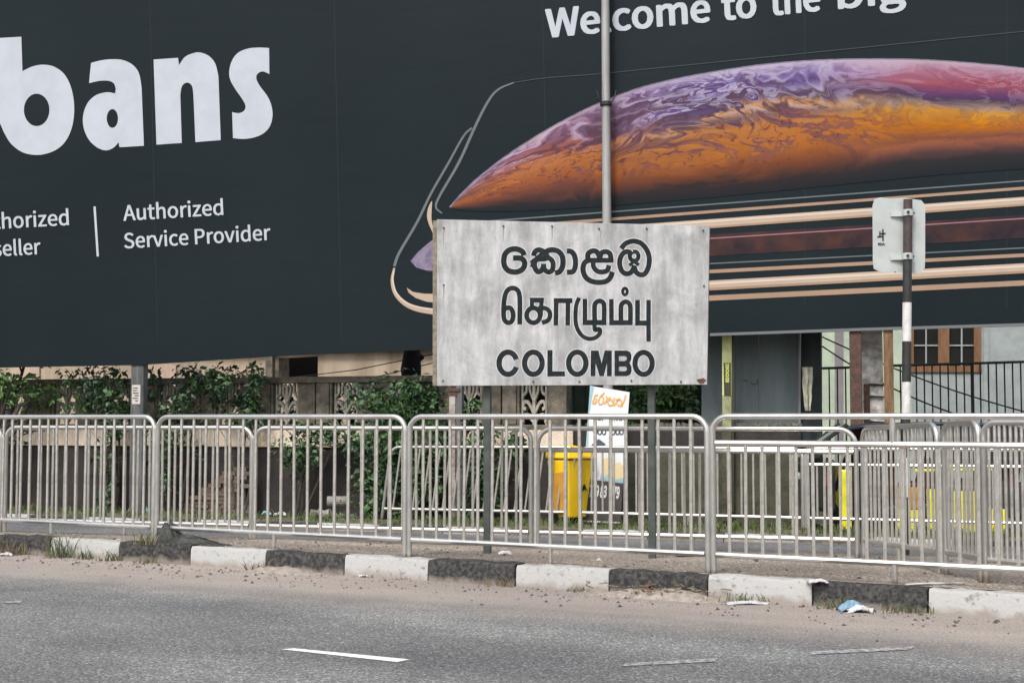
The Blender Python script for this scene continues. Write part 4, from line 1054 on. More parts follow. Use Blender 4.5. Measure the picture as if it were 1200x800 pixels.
bevel(mb.build("front_cowl", M['cowl'], tk), .05)  # near-black front paints in the shade over mudguard and wheel
for s in (-1, 1):
    mb = MB(); mb.hexa([(-.93, s * .57 - .03, .08), (-.81, s * .60 - .03, .08), (-.81, s * .60 + .03, .08), (-.93, s * .57 + .03, .08)], [(-.93, s * .57 - .03, .78), (-.81, s * .60 - .03, .76), (-.81, s * .60 + .03, .76), (-.93, s * .57 + .03, .78)])
    bevel(mb.build("leg_shield", M["tuk_yellow"], tk), .015)
mb = MB(); mb.hexa([(-1.40, -.55, .90), (-1.38, -.55, .90), (-1.38, .55, .90), (-1.40, .55, .90)], [(-.86, -.54, 1.28), (-.84, -.54, 1.28), (-.84, .54, 1.28), (-.86, .54, 1.28)])
mb.build("windscreen", M['glass'], tk)
for s in (-1, 1):
    mb = MB(); mb.tube([(-1.41, s * .57, .88), (-.84, s * .57, 1.30)], .024, 6); mb.build("windscreen_pillar", M['rubber'], tk)
    mb = MB(); mb.tube([(.28, s * .6, .76), (.30, s * .58, 1.27)], .022, 6); mb.build("hood_pillar", M['rubber'], tk)
    mb = MB(); mb.tube([(-.12, s * .62, .77), (.85, s * .62, .79)], .016, 6); mb.build("grab_rail", M['tuk_yellow'], tk)
mb = sidebody([(-.92, 1.25), (-.60, 1.30), (.2, 1.33), (.95, 1.31), (1.22, 1.22), (1.30, .80), (1.26, .80), (1.16, 1.19), (.92, 1.27), (.2, 1.29), (-.58, 1.26), (-.88, 1.22)], -.62, .62)
bevel(mb.build("hood", M['vinyl'], tk), .02)
for s in (-1, 1):
    mb = sidebody([(.42, .80), (1.26, .80), (1.15, 1.18), (.95, 1.26), (.42, 1.28)], s * .60 - .01, s * .60 + .01); mb.build("hood_side", M['vinyl'], tk)
mb = sidebody([(.52, .50), (1.05, .50), (1.12, 1.05), (1.0, 1.08), (.9, .66), (.52, .64)], -.52, .52); bevel(mb.build("rear_seat", M['seat'], tk), .03)
mb = sidebody([(-.2, .44), (.15, .44), (.18, .9), (.08, .92), (.02, .62), (-.2, .60)], -.28, .28); bevel(mb.build("driver_seat", M['seat'], tk), .03)
mb = MB(); mb.tube([(-.95, 0, .5), (-.80, 0, .94)], .025, 8); mb.tube([(-.80, -.33, .96), (-.80, .33, .96)], .016, 8); mb.build("handlebar", M['rubber'], tk)
for x, y in ((-1.1, 0), (.86, -.52), (.86, .52)):
    mb = MB(); mb.lathe([(.12, -.05), (.19, -.05), (.215, -.02), (.215, .02), (.19, .05), (.12, .05)], 18, (x, y, .20), 'y'); wh = mb.build("wheel", M['rubber'], tk, smooth=True)
    mb = MB(); mb.lathe([(.118, -.055), (.118, .055)], 14, (x, y, .20), 'y'); mb.build("rim", M['chrome'], wh, smooth=True)
mb = MB(); mb.lathe([(.02, -.04), (.06, 0), (.06, .05)], 14, (-1.37, 0, .66), 'y'); mb.build("headlight", M['glass'], tk, smooth=True)
for s in (-1, 1):
    mb = MB(); mb.box((-1.06, s * .58, .66), (.07, .05, .16)); bevel(mb.build("indicator_lamp", M['red'], tk), .012)
mb = MB(); mb.box((.15, -.607, .06), (1.3, .012, .03)); mb.build("side_stripe", M['board_white'], tk)
# ------------------------------------------------------------------ boundary wall with screen-block balustrade
dW = Vector((1, -WALL[1], 0)).normalized(); nW = Vector((WALL[1], 1, 0)).normalized(); AW = math.atan2(dW.y, dW.x)
x_left, x_mid, x_right = X_on(-330, *WALL), X_on(672, *WALL), X_on(938, *WALL)
def wl(X, z): return Vector((X, WALL[0] - WALL[1] * X, z))
w0 = wl(x_left, -.2)
bw = thing("boundary_wall", "weathered boundary wall with a pale band and ornate screen blocks below the billboard", "wall", w0, AW)
LW = (wl(x_mid, 0) - wl(x_left, 0)).length
def wbox(name, m, s0, s1, z0, z1, y0, y1, parent=bw, bev=None):
    mb = MB(); mb.box(((s0 + s1) / 2, (y0 + y1) / 2, (z0 + z1) / 2), (s1 - s0, y1 - y0, z1 - z0)); o = mb.build(name, M[m], parent)
    if bev: bevel(o, bev)
    return o
# heights above the wall foot (-.2); pale band y 505-524, coping y 441-448
def hw(py, px=380): return on_v(px, py, *WALL).z + .2
zd, zp, zc0, zc1 = hw(524), hw(503), hw(448.5), hw(441)
wbox("lower_wall", 'dark_wall', 0, LW, -.1, zd, 0, .22)
wbox("pale_band", 'plinth', 0, LW, zd, zp, -.035, .22, bev=.008)
wbox("string_course", 'weathered', 0, LW, zp, zp + .07, -.02, .20, bev=.01)
wbox("coping", 'weathered', 0, LW, zc0, zc1, -.06, .2, bev=.015)
# repeated bays: pilaster, screen block, plain panel
def screen_mesh(wd, ht):
    mb = MB(); put = lambda x, y: Vector((x * wd, 0, y * ht))
    strokes = [([(.5, 0), (.5, .95)], .11), ([(.5, .55), (.36, .75), (.34, .9), (.42, .96)], .07), ([(.5, .55), (.64, .75), (.66, .9), (.58, .96)], .07),
               ([(.5, .25), (.28, .5), (.12, .52), (.08, .4), (.18, .36)], .08), ([(.5, .25), (.72, .5), (.88, .52), (.92, .4), (.82, .36)], .08),
               ([(.5, .05), (.26, .22), (.08, .2), (.06, .05)], .08), ([(.5, .05), (.74, .22), (.92, .2), (.94, .05)], .08),
               ([(.2, 1), (.2, .78), (.08, .68)], .07), ([(.8, 1), (.8, .78), (.92, .68)], .07), ([(.04, 0), (.04, 1)], .06), ([(.96, 0), (.96, 1)], .06)]
    for i, (p, wdt) in enumerate(strokes):
        q = [(v.x, v.y) for v in spline(p, 5)]; m2 = MB(); ribbon(m2, q, wdt, put)
        y0 = .03 + .0015 * i
        n = len(m2.v); f = [(x, y0, z) for x, _, z in m2.v]; bk = [(x, y0 + .06, z) for x, _, z in m2.v]
        k = n // 2
        fs = list(m2.f) + [tuple(a + n for a in reversed(t)) for t in m2.f]
        fs += [(a, a + 1, a + 1 + n, a + n) for a in range(k - 1)] + [(a + k, a + k + n, a + k + 1 + n, a + k + 1) for a in range(k - 1)]
        fs += [(0, n, n + k, k), (k - 1, 2 * k - 1, 2 * k - 1 + n, k - 1 + n)]
        mb.add(f + bk, fs)
    return mb.mesh("screen_block", M['screen'])
bay = .92; hs = zc0 - zp - .07; z0 = zp + .07
SM = screen_mesh(.36, hs)
s_ref = (wl(X_on(303, *WALL), 0) - wl(x_left, 0)).length
s = s_ref - math.floor(s_ref / bay) * bay
while s < LW - .1:
    wbox("pilaster", 'weathered', s, min(s + .20, LW), z0, zc0, -.03, .17, bev=.012)
    wbox("pilaster_moulding", 'weathered', s + .205, min(s + .24, LW), z0, zc0, -.015, .15, bev=.01)
    if s + .62 < LW:
        o = link("screen_block", SM, bw); o.location = (s + .25, 0, z0)
        wbox("plain_panel", 'weathered', s + .62, min(s + .86, LW), z0, zc0, .02, .14)
        wbox("pilaster_moulding", 'weathered', s + .865, min(s + .895, LW), z0, zc0, -.015, .15, bev=.01)
    s += bay
# right hand stretch: mossy wall with a dark ragged top
w1 = wl(x_mid + .02, -.2); LR = (wl(x_right, 0) - w1 - Vector((0, 0, .2))).length
mw = thing("boundary_wall", "low mossy wall with a dark upper band behind the advertising board", "wall", w1, AW)
zb0, zb1 = hw(527, 850), hw(499, 850)
wbox("mossy_wall", 'moss_wall', 0, LR, -.1, zb0, 0, .2, mw)
wbox("dark_band", 'dark_wall', 0, LR, zb0, zb1, -.02, .2, mw, .01)
r = random.Random(5); mb = MB()
for i in range(150):
    x = LR * r.random() ** .6; h = r.uniform(.01, .05)
    mb.box((x, .06 + r.uniform(-.08, .08), zb1 + h / 2 - .008), (r.uniform(.015, .07), r.uniform(.02, .06), h), Matrix.Rotation(r.uniform(-.6, .6), 3, Vector((r.random(), r.random(), r.random())).normalized()))
stuff(mb.build("broken_crest", M['weathered'], mw))

# ------------------------------------------------------------------ buildings behind
# facade behind the balustrade
HF = (27.0, .30)
def panel(root, loc, line, name, pts, m, depth=.25, off=0.0):
    nn = Vector((line[1], 1, 0)).normalized(); mb = MB(); mb.prism([on_v(x, y, *line, off) - loc for x, y in pts], nn * depth); return mb.build(name, M[m], root)
hl = on_v(300, 560, *HF); hl.z = -.2
hs_ = thing("house", "beige plastered house front with a dark opening behind the balustrade", "house", hl)
zt = 330
panel(hs_, hl, HF, "wall", [(-250, 545), (325.5, 548), (325.5, zt), (-250, zt)], 'beige')
panel(hs_, hl, HF, "wall", [(325.5, 548), (372.5, 548), (372.5, 446), (325.5, 446)], 'beige')
panel(hs_, hl, HF, "wall", [(325.5, 419.5), (372.5, 416.5), (372.5, zt), (325.5, zt)], 'beige')
panel(hs_, hl, HF, "wall", [(372.5, 548), (560, 550), (560, zt), (372.5, zt)], 'beige')
panel(hs_, hl, HF, "room_shade", [(318, 450), (380, 450), (380, 412), (318, 415)], 'recess', .02, -.9)  # near-black sheet for the shade inside the opening
panel(hs_, hl, HF, "opening_reveal", [(322.5, 446), (326.5, 446), (326.5, 419), (322.5, 419)], 'weathered', .5, .03)
panel(hs_, hl, HF, "cornice", [(-250, 407), (560, 404), (560, 396), (-250, 399)], 'weathered', .3, .25)
panel(hs_, hl, HF, "drain_pipe", [(311, 548), (319, 548), (319, zt), (311, zt)], 'weathered', .12, .12)
for x0 in (-60, 20, 95, 180, 262):
    f = panel(hs_, hl, HF, "shutter", [(x0, 545), (x0 + 26, 545), (x0 + 26, 428), (x0, 428)], 'shutter', .04, .05)
# shed behind the sign's lower edge; near-black left wall stands for a recess's shade
DS = (20.4, .25)
dl = on_v(1150, 560, *DS); dl.z = -.2
sh = thing("garden_shed", "shed darkened for deep shade with a green boarded door below the town name sign", "shed", dl)
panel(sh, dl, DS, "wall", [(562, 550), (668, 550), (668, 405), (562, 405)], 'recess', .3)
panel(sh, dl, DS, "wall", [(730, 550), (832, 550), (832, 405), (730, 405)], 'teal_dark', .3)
d_ = panel(sh, dl, DS, "door", [(668, 550), (730, 550), (730, 405), (668, 405)], 'gate_green', .1, .02)
for x in (683, 698, 714):
    panel(sh, dl, DS, "door_batten", [(x, 550), (x + 2.2, 550), (x + 2.2, 405), (x, 405)], 'gate_green', .03, .05)
for x0, x1 in ((654, 660.5), (666.5, 669.5)):
    panel(sh, dl, DS, "door_post", [(x0, 550), (x1, 550), (x1, 405), (x0, 405)], 'gate_pale', .08, .12)
# peeling post by the wall
p = on_v(534, 600, 17.75, .3); g = gz(p.x, p.y)
pp = thing("peeling_post", "peeling square masonry post with a rusty head in front of the balustrade", "post", (p.x, p.y, g), -.28)
zt_ = on_v(534, 454, 17.75, .3).z - g
mb = MB(); mb.box((-.035, 0, zt_ / 2 - .1), (.085, .10, zt_ + .0)); bevel(mb.build("pink_face", M['pinkpost'], pp), .006)
mb = MB(); mb.box((.052, .01, zt_ / 2 - .02), (.085, .10, zt_ + .16)); bevel(mb.build("grey_face", M['pole_grey'], pp), .006)
mb = MB(); mb.box((-.02, -.03, zt_ - .03), (.19, .06, .045)); mb.box((-.03, -.025, zt_ - .09), (.12, .055, .05)); mb.box((-.03, -.02, zt_ - .16), (.08, .05, .09)); bevel(mb.build("rusty_head", M['rusty'], pp), .006)

# teal sheet shed on the right
TS = (18.6, .24)
tl_ = on_v(885, 560, *TS); tl_.z = -.2
ts = thing("sheet_metal_shed", "grey green sheet metal shed rising behind the mossy wall", "shed", tl_)
xs = [822, 862, 889, 936.5]
for i, (a, b) in enumerate(zip(xs, xs[1:])):
    panel(ts, tl_, TS, "sheet", [(a + .15, 600), (b - .15, 600), (b - .15, 330), (a + .15, 330)], 'teal', .05, .006 * (i % 2))
panel(ts, tl_, TS, "corner_pipe", [(935.6, 600), (938.2, 600), (938.2, 330), (935.6, 330)], 'mauve', .04, .05)
panel(ts, tl_, TS, "shaded_side", [(938.4, 600), (962, 600), (962, 330), (938.4, 330)], 'teal_dark', 1.2, -.05)  # side face in a darker teal, its shade put into the colour
mb = MB()
for pts in ([(871, 446), (874, 445.5), (876, 447)], [(880, 449), (884, 450.5), (888, 448.5), (888, 444.5)]):
    ribbon(mb, pts, 1.2, lambda x, y: on_v(x, y, *TS, .011) - tl_)
mb.build("scratch", M['teal_dark'], ts)
# lettered lime post
LP = (17.95, .2)
ll = on_v(852, 500, *LP); ll.z = gz(ll.x, ll.y) - .05
lp = thing("lettered_post", "lime green post with yellow letters on a dark band in front of the shed", "post", ll)
panel(lp, ll, LP, "shaft", [(846.4, 463), (857.2, 463), (857.5, 330), (846, 330)], 'lime', .10)
panel(lp, ll, LP, "dull_shaft", [(846.5, 510), (857, 510), (857.2, 463), (846.4, 463)], 'lime_low', .10)
panel(lp, ll, LP, "side", [(857.2, 600), (860, 600), (860, 330), (857.7, 330)], 'lime_dark', .12, -.005)  # right side painted near black for its shade
panel(lp, ll, LP, "dark_band", [(848.5, 463), (856.5, 463), (856.5, 425), (848, 425)], 'lime_dark', .01, .012)
panel(lp, ll, LP, "base", [(846, 610), (857, 610), (857, 500), (846, 500)], 'moss_wall', .12, .02)
mb = MB()
for ch, y in (("N", 431.0), ("O", 436.6), ("O", 441.6), ("N", 447.4)):
    text_on(mb, ch, (850.2, y), (854.4, y), 4.6, lambda x, yy: on_v(x, yy, *LP, .015) - ll, bold=.03)
mb.build("yellow_letters", mat("letter_lime", (.40, .46, .10), .7), lp)

# house on the right with the wooden window
RH = (25.5, .22)
rl_ = on_v(1080, 560, *RH); rl_.z = -.2
rh = thing("house", "pale mint and grey plastered house with a brown wooden window behind the iron railing", "house", rl_)
Y0 = 300
panel(rh, rl_, RH, "mint_wall", [(940, 570), (978.2, 570), (978.2, Y0), (940, Y0)], 'mint')
panel(rh, rl_, RH, "grey_band", [(978.2, 570), (988.2, 570), (988.2, Y0), (978.2, Y0)], 'mauve', .25, .02)
panel(rh, rl_, RH, "mint_wall", [(988.2, 570), (1068, 570), (1068, Y0), (988.2, Y0)], 'mint')
panel(rh, rl_, RH, "grey_wall", [(1068, 570), (1149.5, 570), (1149.5, 435.5), (1068, 435.5)], 'blue_grey')
panel(rh, rl_, RH, "grey_wall", [(1068, 372), (1149.5, 372), (1149.5, Y0), (1068, Y0)], 'blue_grey')
panel(rh, rl_, RH, "grey_wall", [(1149.5, 570), (1300, 570), (1300, Y0), (1149.5, Y0)], 'blue_grey')
panel(rh, rl_, RH, "wall_rib", [(1153, 570), (1159, 570), (1159, Y0), (1153, Y0)], 'blue_grey', .03, .03)
wn = panel(rh, rl_, RH, "window", [(1068, 435.5), (1149.5, 435.5), (1149.5, 372), (1068, 372)], 'recess', .03, -.14)
def wpanel(name, pts, m, d, off): o = panel(rh, rl_, RH, name, pts, m, d, off); o.parent = wn; return o
for a, b in ((1066.5, 1071), (1099.5, 1112.5), (1141.5, 1150)):
    wpanel("frame", [(a, 430), (b, 430), (b, 372), (a, 372)], 'wood', .14, .02)
wpanel("sill", [(1066, 435.8), (1150.5, 435.8), (1150.5, 428.5), (1066, 428.5)], 'wood', .18, .035)
for a, b in ((1071, 1099.5), (1112.5, 1141.5)):
    m_ = (a + b) / 2
    for u, v in ((a, m_ - .8), (m_ + .8, b)):
        for y0, y1 in ((428.3, 405.2), (404, 372)):
            wpanel("pane", [(u, y0), (v, y0), (v, y1), (u, y1)], 'pane', .01, -.07)
    wpanel("glazing_bar", [(m_ - .9, 428.4), (m_ + .9, 428.4), (m_ + .9, 372), (m_ - .9, 372)], 'blue_grey', .03, -.045)
    wpanel("glazing_bar", [(a, 405.4), (b, 405.4), (b, 403.8), (a, 403.8)], 'blue_grey', .03, -.047)
# gate column and iron railing
IR = (18.9, .18)
ic = on_v(1022, 560, 18.3, .2); ic.z = gz(ic.x, ic.y)
gc = thing("gate_column", "stained plaster gate column between the two rusty steel posts", "column", ic, -.2)
hcol = on_v(1022, 391, 18.3, .2).z - ic.z
mb = MB(); mb.box((0, 0, hcol / 2 - .05), (.29, .28, hcol + .1)); bevel(mb.build("shaft", M['column'], gc), .015)
mb = MB(); mb.box((-.005, 0, hcol + .03), (.31, .32, .06)); bevel(mb.build("cap", M['band_white'], gc), .01)
zh = on_v(1020, 455, 18.3, .2).z - ic.z
mb = MB(); mb.box((-.06, -.16, zh - .22), (.075, .05, .55)); bevel(mb.build("hinge_strap", M['rusty'], gc), .012)
for dz in (.52, .2, .05):
    mb = MB(); mb.tube([(-.03, -.165, zh - dz + .1), (.24, -.17, zh - dz + .08)], .012, 6); mb.build("hinge_pin", M['cable'], gc)
def railing(px0, px1, ytop0, ytop1, label, heavy=()):
    a = on_v(px0, ytop0, *IR); b = on_v(px1, ytop1, *IR); base = Vector((a.x, a.y, gz(a.x, a.y)))
    d = b - a; L = math.hypot(d.x, d.y); root = thing("iron_railing", label, "railing", base, math.atan2(d.y, d.x), "black iron railing beside the gate column")
    za, zb_ = a.z - base.z, b.z - base.z
    mb = MB(); mb.tube([(0, 0, za), (L, 0, zb_)], .017, 6); mb.build("top_rail", M['iron'], root)
    mb = MB(); mb.tube([(0, 0, .35), (L, 0, .35)], .015, 6); mb.build("bottom_rail", M['iron'], root)
    k = max(2, int(L / .1)); mb = MB(); mb.tube([(0, 0, .3), (0, 0, za)], .0105, 6); pm = mb.mesh("picket", M['iron'])
    for i in range(k + 1):
        o = link("picket", pm, root); o.location = (L * i / k, 0, (zb_ - za) * i / k)
    for h in heavy:
        q = on_v(h, 450, *IR); s_ = (Vector((q.x, q.y, 0)) - Vector((base.x, base.y, 0))).length
        mb = MB(); mb.tube([(s_, .0, -.05), (s_, .0, lerp(za, zb_, s_ / L) + .0)], .022, 8); mb.build("post", M['iron'], root)
    return root
railing(962, 1010, 431.5, 430, "short length of black iron railing left of the gate column")
railing(1036.5, 1215, 428.6, 423.4, "long black iron railing right of the gate column below the wooden window", (1038, 1139.5))
# pale cloth over the railing end
cl_ = on_v(946, 431, 18.35, .2)
mb = MB(); pts = [(940.5, 431), (947, 429.5), (952.5, 431), (951.5, 446), (951, 462), (948.5, 479), (945, 480), (943.5, 464), (941, 447)]
r = random.Random(4)
n_ = 9; rows_ = 12; vs = []; fs = []
for j in range(rows_ + 1):
    y = lerp(430, 481, j / rows_); xl = lerp(940, 944.5, (j / rows_) ** 2) + .3 * math.sin(j); xr = lerp(953.5, 950, (j / rows_) ** 1.5) - .4 * math.sin(j * 1.3)
    for i in range(n_):
        q = on_v(lerp(xl, xr, i / (n_ - 1)), y, 18.2, .2); q.y += .05 * math.sin(i * 1.7 + j * .12) - .03 * math.sin(min(1, j / 3) * 1.57); vs.append(q - cl_)
for j in range(rows_):
    for i in range(n_ - 1):
        fs.append((j * n_ + i, j * n_ + i + 1, (j + 1) * n_ + i + 1, (j + 1) * n_ + i))
vs += [(v[0], v[1] + .02, v[2]) for v in vs]; K = n_ * (rows_ + 1)
fs += [tuple(i + K for i in reversed(f)) for f in fs]
mb = MB(); mb.add(vs, fs); o = mb.build("hanging_cloth", M['cloth'], None, cl_, True)
tag(o, "pale cloth hanging at the corner of the sheet metal shed", "cloth")
# sagging cables in front of the mint wall
for i, ((xa, ya), (xb, yb)) in enumerate((((955, 391), (1240, 493)), ((955, 400), (1130, 489)))):
    a = at(xa, ya, 19.2); b = at(xb, yb, 18.0); L = [a.lerp(b, t / 12) - Vector((0, 0, .10 * math.sin(math.pi * t / 12))) for t in range(13)]
    mb = MB(); mb.tube([p - a for p in L], .011, 5); o = mb.build("cable", M['cable'], None, a)
    tag(o, ("upper" if i == 0 else "lower") + " of the two black cables slanting across the mint wall", "cable")
for i, ((xa, ya), (xb, yb)) in enumerate((((335, 443), (512, 414)), ((390, 447), (512, 424)))):
    a = at(xa, ya, 23); b = at(xb, yb, 19.5)
    mb = MB(); mb.tube([(0, 0, 0), (b - a) * .5 - Vector((0, 0, .05)), b - a], .008, 5); o = mb.build("cable", M['cable'], None, a)
    tag(o, ("upper" if i == 0 else "lower") + " of the two thin wires rising across the beige house front", "cable")

# ------------------------------------------------------------------ plants
def leaves(mb, blobs, n, size, r, flat_=.5):
    tot = sum(b[3] * b[4] * b[5] for b in blobs)
    for (cx, cy, cz, rx, ry, rz_) in blobs:
        k = int(n * rx * ry * rz_ / tot)
        nc = max(4, int(k / 26)); cl = []
        while len(cl) < nc:
            u = Vector((r.uniform(-1, 1), r.uniform(-1, 1), r.uniform(-1, 1)))
            if .2 < u.length <= 1: cl.append((u, r.uniform(.10, .30)))
        for _ in range(k):
            u0, sp_ = cl[r.randrange(nc)]
            u = u0 + Vector((r.gauss(0, 1), r.gauss(0, 1), r.gauss(0, 1))) * sp_
            c = Vector((cx + u.x * rx, cy + u.y * ry, cz + u.z * rz_))
            s = size * r.choice((.55, .7, .85, 1, 1.2, 1.45)) * r.uniform(.85, 1.15)
            up = Vector((r.uniform(-1, 1), r.uniform(-1, 1), r.uniform(.1, 1.4))).normalized()
            d = Vector((r.uniform(-1, 1), r.uniform(-1, 1), r.uniform(-1.1, .35)))
            d = (d - up * d.dot(up)).normalized(); sd_ = up.cross(d)
            tip = c + d * s - up * s * .18; base = c; w_ = s * r.uniform(.2, .34)
            mid = c + d * s * .45
            mb.add([base, mid + sd_ * w_ - up * s * .05, tip, mid - sd_ * w_ - up * s * .05, mid + up * s * .03], [(0, 1, 4), (1, 2, 4), (2, 3, 4), (3, 0, 4)])
def plant(name, label, cat, base, blobs, n, size, m, seed, stems=3, group=None, stemr=.02):
    r = random.Random(seed); base = Vector(base); root = thing(name, label, cat, base, 0, group)
    mb = MB()
    for i in range(stems):
        b = blobs[i % len(blobs)]
        a = Vector((r.uniform(-.08, .08), r.uniform(-.05, .05), -.1)); e = Vector((b[0] + r.uniform(-.4, .4) * b[3], b[1], b[2] + r.uniform(0, .6) * b[5]))
        mid = a.lerp(e, .5) + Vector((r.uniform(-.12, .12), 0, .1)); mb.tube(spline([a, mid, e], 5), stemr, 6, r2=stemr * .35)
        for _ in range(3):
            q = mid.lerp(e, r.random()); t_ = q + Vector((r.uniform(-.4, .4), r.uniform(-.2, .2), r.uniform(-.05, .35)))
            mb.tube([q, t_], stemr * .4, 5, r2=stemr * .15)
    mb.build("stem", M['bark'], root, smooth=True)
    ms = m if isinstance(m, (list, tuple)) else [m]
    for i, mm in enumerate(ms):
        mb = MB(); leaves(mb, blobs, n // len(ms), size, r); mb.build("foliage", M[mm], root)
    return root
def blob(base, px, py, Y, wpx, hpx, dep):
    q = at(px, py, Y) - Vector(base); s_ = Y / F
    return (q.x, q.y, q.z, wpx * s_ / 2, dep, hpx * s_ / 2)
def foot(px, py, Y):
    q = at(px, py, Y); return Vector((q.x, q.y, gz(q.x, q.y)))
b0 = foot(-25, 600, 20.3)
plant("broadleaf_tree", "bright green broadleaf tree leaning over the wall at the left picture edge", "tree", b0,
      [blob(b0, 8, 442, 20.2, 84, 52, .5), blob(b0, 62, 474, 20.3, 100, 40, .45), blob(b0, 38, 452, 20.2, 60, 34, .4), blob(b0, -50, 450, 20.4, 110, 90, .6), blob(b0, 22, 500, 20.2, 40, 44, .3), blob(b0, 40, 400, 20.9, 150, 60, .3)],
      950, .11, ['leaf_bright', 'leaf', 'leaf_bright'], 1, 6, stemr=.045)
b0 = foot(135, 600, 20.2)
plant("leafy_shrub", "dark green shrub just left of the grey billboard post", "shrub", b0,
      [blob(b0, 125, 462, 20.0, 78, 66, .4), blob(b0, 138, 500, 19.9, 40, 60, .3), blob(b0, 128, 560, 19.8, 34, 80, .25), blob(b0, 100, 440, 20.2, 60, 24, .3)], 1000, .095, ['leaf_dark', 'leaf'], 2, 5)
b0 = foot(205, 603, 19.5)
plant("leafy_shrub", "tall dark shrub just right of the grey billboard post", "shrub", b0,
      [blob(b0, 208, 470, 19.6, 92, 44, .4), blob(b0, 192, 525, 19.4, 40, 100, .3), blob(b0, 204, 520, 19.5, 60, 60, .25), blob(b0, 235, 440, 19.8, 70, 26, .4), blob(b0, 180, 445, 19.8, 20, 34, .3)], 1150, .095, ['leaf_dark', 'leaf_dark', 'leaf'], 3, 6)
b0 = foot(285, 603, 19.3)
plant("leafy_shrub", "shrub hanging over the pale wall band left of the balustrade pilaster", "shrub", b0,
      [blob(b0, 270, 452, 19.5, 66, 44, .4), blob(b0, 300, 470, 19.4, 40, 76, .3), blob(b0, 282, 488, 19.3, 60, 20, .3)], 750, .095, ['leaf_dark', 'leaf'], 4, 5)
b0 = foot(350, 604, 18.9)
plant("creeping_shrub", "green creeper spilling over the pale wall band below the screen blocks", "shrub", b0,
      [blob(b0, 345, 530, 18.8, 46, 56, .2), blob(b0, 372, 505, 18.8, 60, 36, .2), blob(b0, 405, 512, 18.75, 60, 26, .2)], 900, .085, ['leaf', 'leaf_dark'], 5, 4)
b0 = foot(468, 606, 18.3)
plant("oleander_bush", "big green bush in front of the balustrade and the black tree trunk", "bush", b0,
      [blob(b0, 470, 470, 18.5, 106, 52, .4), blob(b0, 455, 520, 18.3, 84, 70, .35), blob(b0, 462, 575, 18.2, 92, 72, .3), blob(b0, 505, 530, 18.3, 50, 110, .3)], 4200, .095, ['leaf', 'leaf_dark', 'leaf'], 6, 7)
b0 = foot(560, 606, 18.0)
plant("leafy_shrub", "low green shrub beside the peeling masonry post", "shrub", b0,
      [blob(b0, 562, 500, 18.0, 44, 60, .2), blob(b0, 560, 560, 17.9, 60, 90, .25), blob(b0, 600, 520, 18.0, 40, 40, .2)], 1500, .085, ['leaf', 'leaf_dark'], 7, 4)
b0 = foot(778, 600, 18.9)
plant("round_bush", "fresh green bush below the right corner of the town name sign", "bush", b0,
      [blob(b0, 776, 472, 19.0, 82, 58, .4), blob(b0, 790, 468, 19.0, 50, 44, .4), blob(b0, 760, 490, 19.0, 60, 40, .3)], 2200, .095, ['leaf_bright', 'leaf'], 8, 5)
b0 = Vector((-2.2, 20.6, -.2))
plant("hedge", "dark hedge added for the shade behind the screen block openings", "hedge", b0,
      [(x_, -.30 * x_, 1.45, .5, .25, .5) for x_ in (-3.2, -2.4, -1.6, -.8, 0, .8, 1.6, 2.4)], 2200, .14, ['leaf_dark', 'leaf_dark'], 12, 8)  # foliage added behind the screen blocks to darken their openings
# black tree trunk in front of the beige house
tb = foot(482, 600, 19.9)
tt_ = thing("bare_tree", "black tree trunk rising behind the big green bush", "tree", tb)
def tq(px, py): return at(px, py, 19.9) - tb
mb = MB(); mb.tube([tq(484, 612), tq(483, 450)], .16, 10, r2=.135); mb.tube([tq(483, 455), tq(481.5, 432)], .135, 10, r2=.155); mb.tube([tq(481.5, 434), tq(484, 400)], .155, 10, r2=.11)
mb.tube([tq(486, 425), tq(496, 417)], .05, 7, r2=.035); mb.build("trunk", M['bark_black'], tt_, smooth=True)
mb = MB(); mb.tube([tq(484, 402), at(470, 360, 20.4) - tb, at(440, 300, 20.8) - tb], .11, 8, r2=.05); mb.tube([tq(484, 402), at(510, 350, 20.5) - tb, at(540, 290, 20.9) - tb], .10, 8, r2=.05); mb.build("limb", M['bark_black'], tt_, smooth=True)
mb = MB(); q = at(490, 280, 21) - tb; leaves(mb, [(q.x, q.y, q.z, 1.3, .7, 1.1)], 900, .16, random.Random(9)); mb.build("crown", M['leaf_dark'], tt_)

# verge grass and weeds
def blades(mb, c, k, h, spread, r, wd=.006):
    for _ in range(k):
        a = r.uniform(0, 6.283); p0 = Vector(c) + Vector((math.cos(a), math.sin(a) * .6, 0)) * spread * r.random()
        l = Vector((r.uniform(-.5, .5), r.uniform(-.5, .5), 1)) * h * r.uniform(.5, 1.1); u = Vector((math.cos(a), math.sin(a), 0)) * wd
        md = p0 + l * .55; tp_ = p0 + l + Vector((l.x, l.y, -.15 * l.z)) * .5
        mb.add([p0 - u, p0 + u, md + u * .7, md - u * .7, tp_], [(0, 1, 2, 3), (3, 2, 4)])
r = random.Random(21); mb = MB()
for i in range(1500):
    X = r.uniform(-7.5, 6.5); Y = KERB3[0] - KERB3[1] * X + r.uniform(.3, 2.7)
    if r.random() < .45 and X < -1: continue
    blades(mb, (X, Y, gz(X, Y) - .01), 7, r.uniform(.04, .15), .12, r, .007)
stuff(mb.build("verge_grass", M['grass']))["label"] = "rough short grass along the verge beyond the far road"
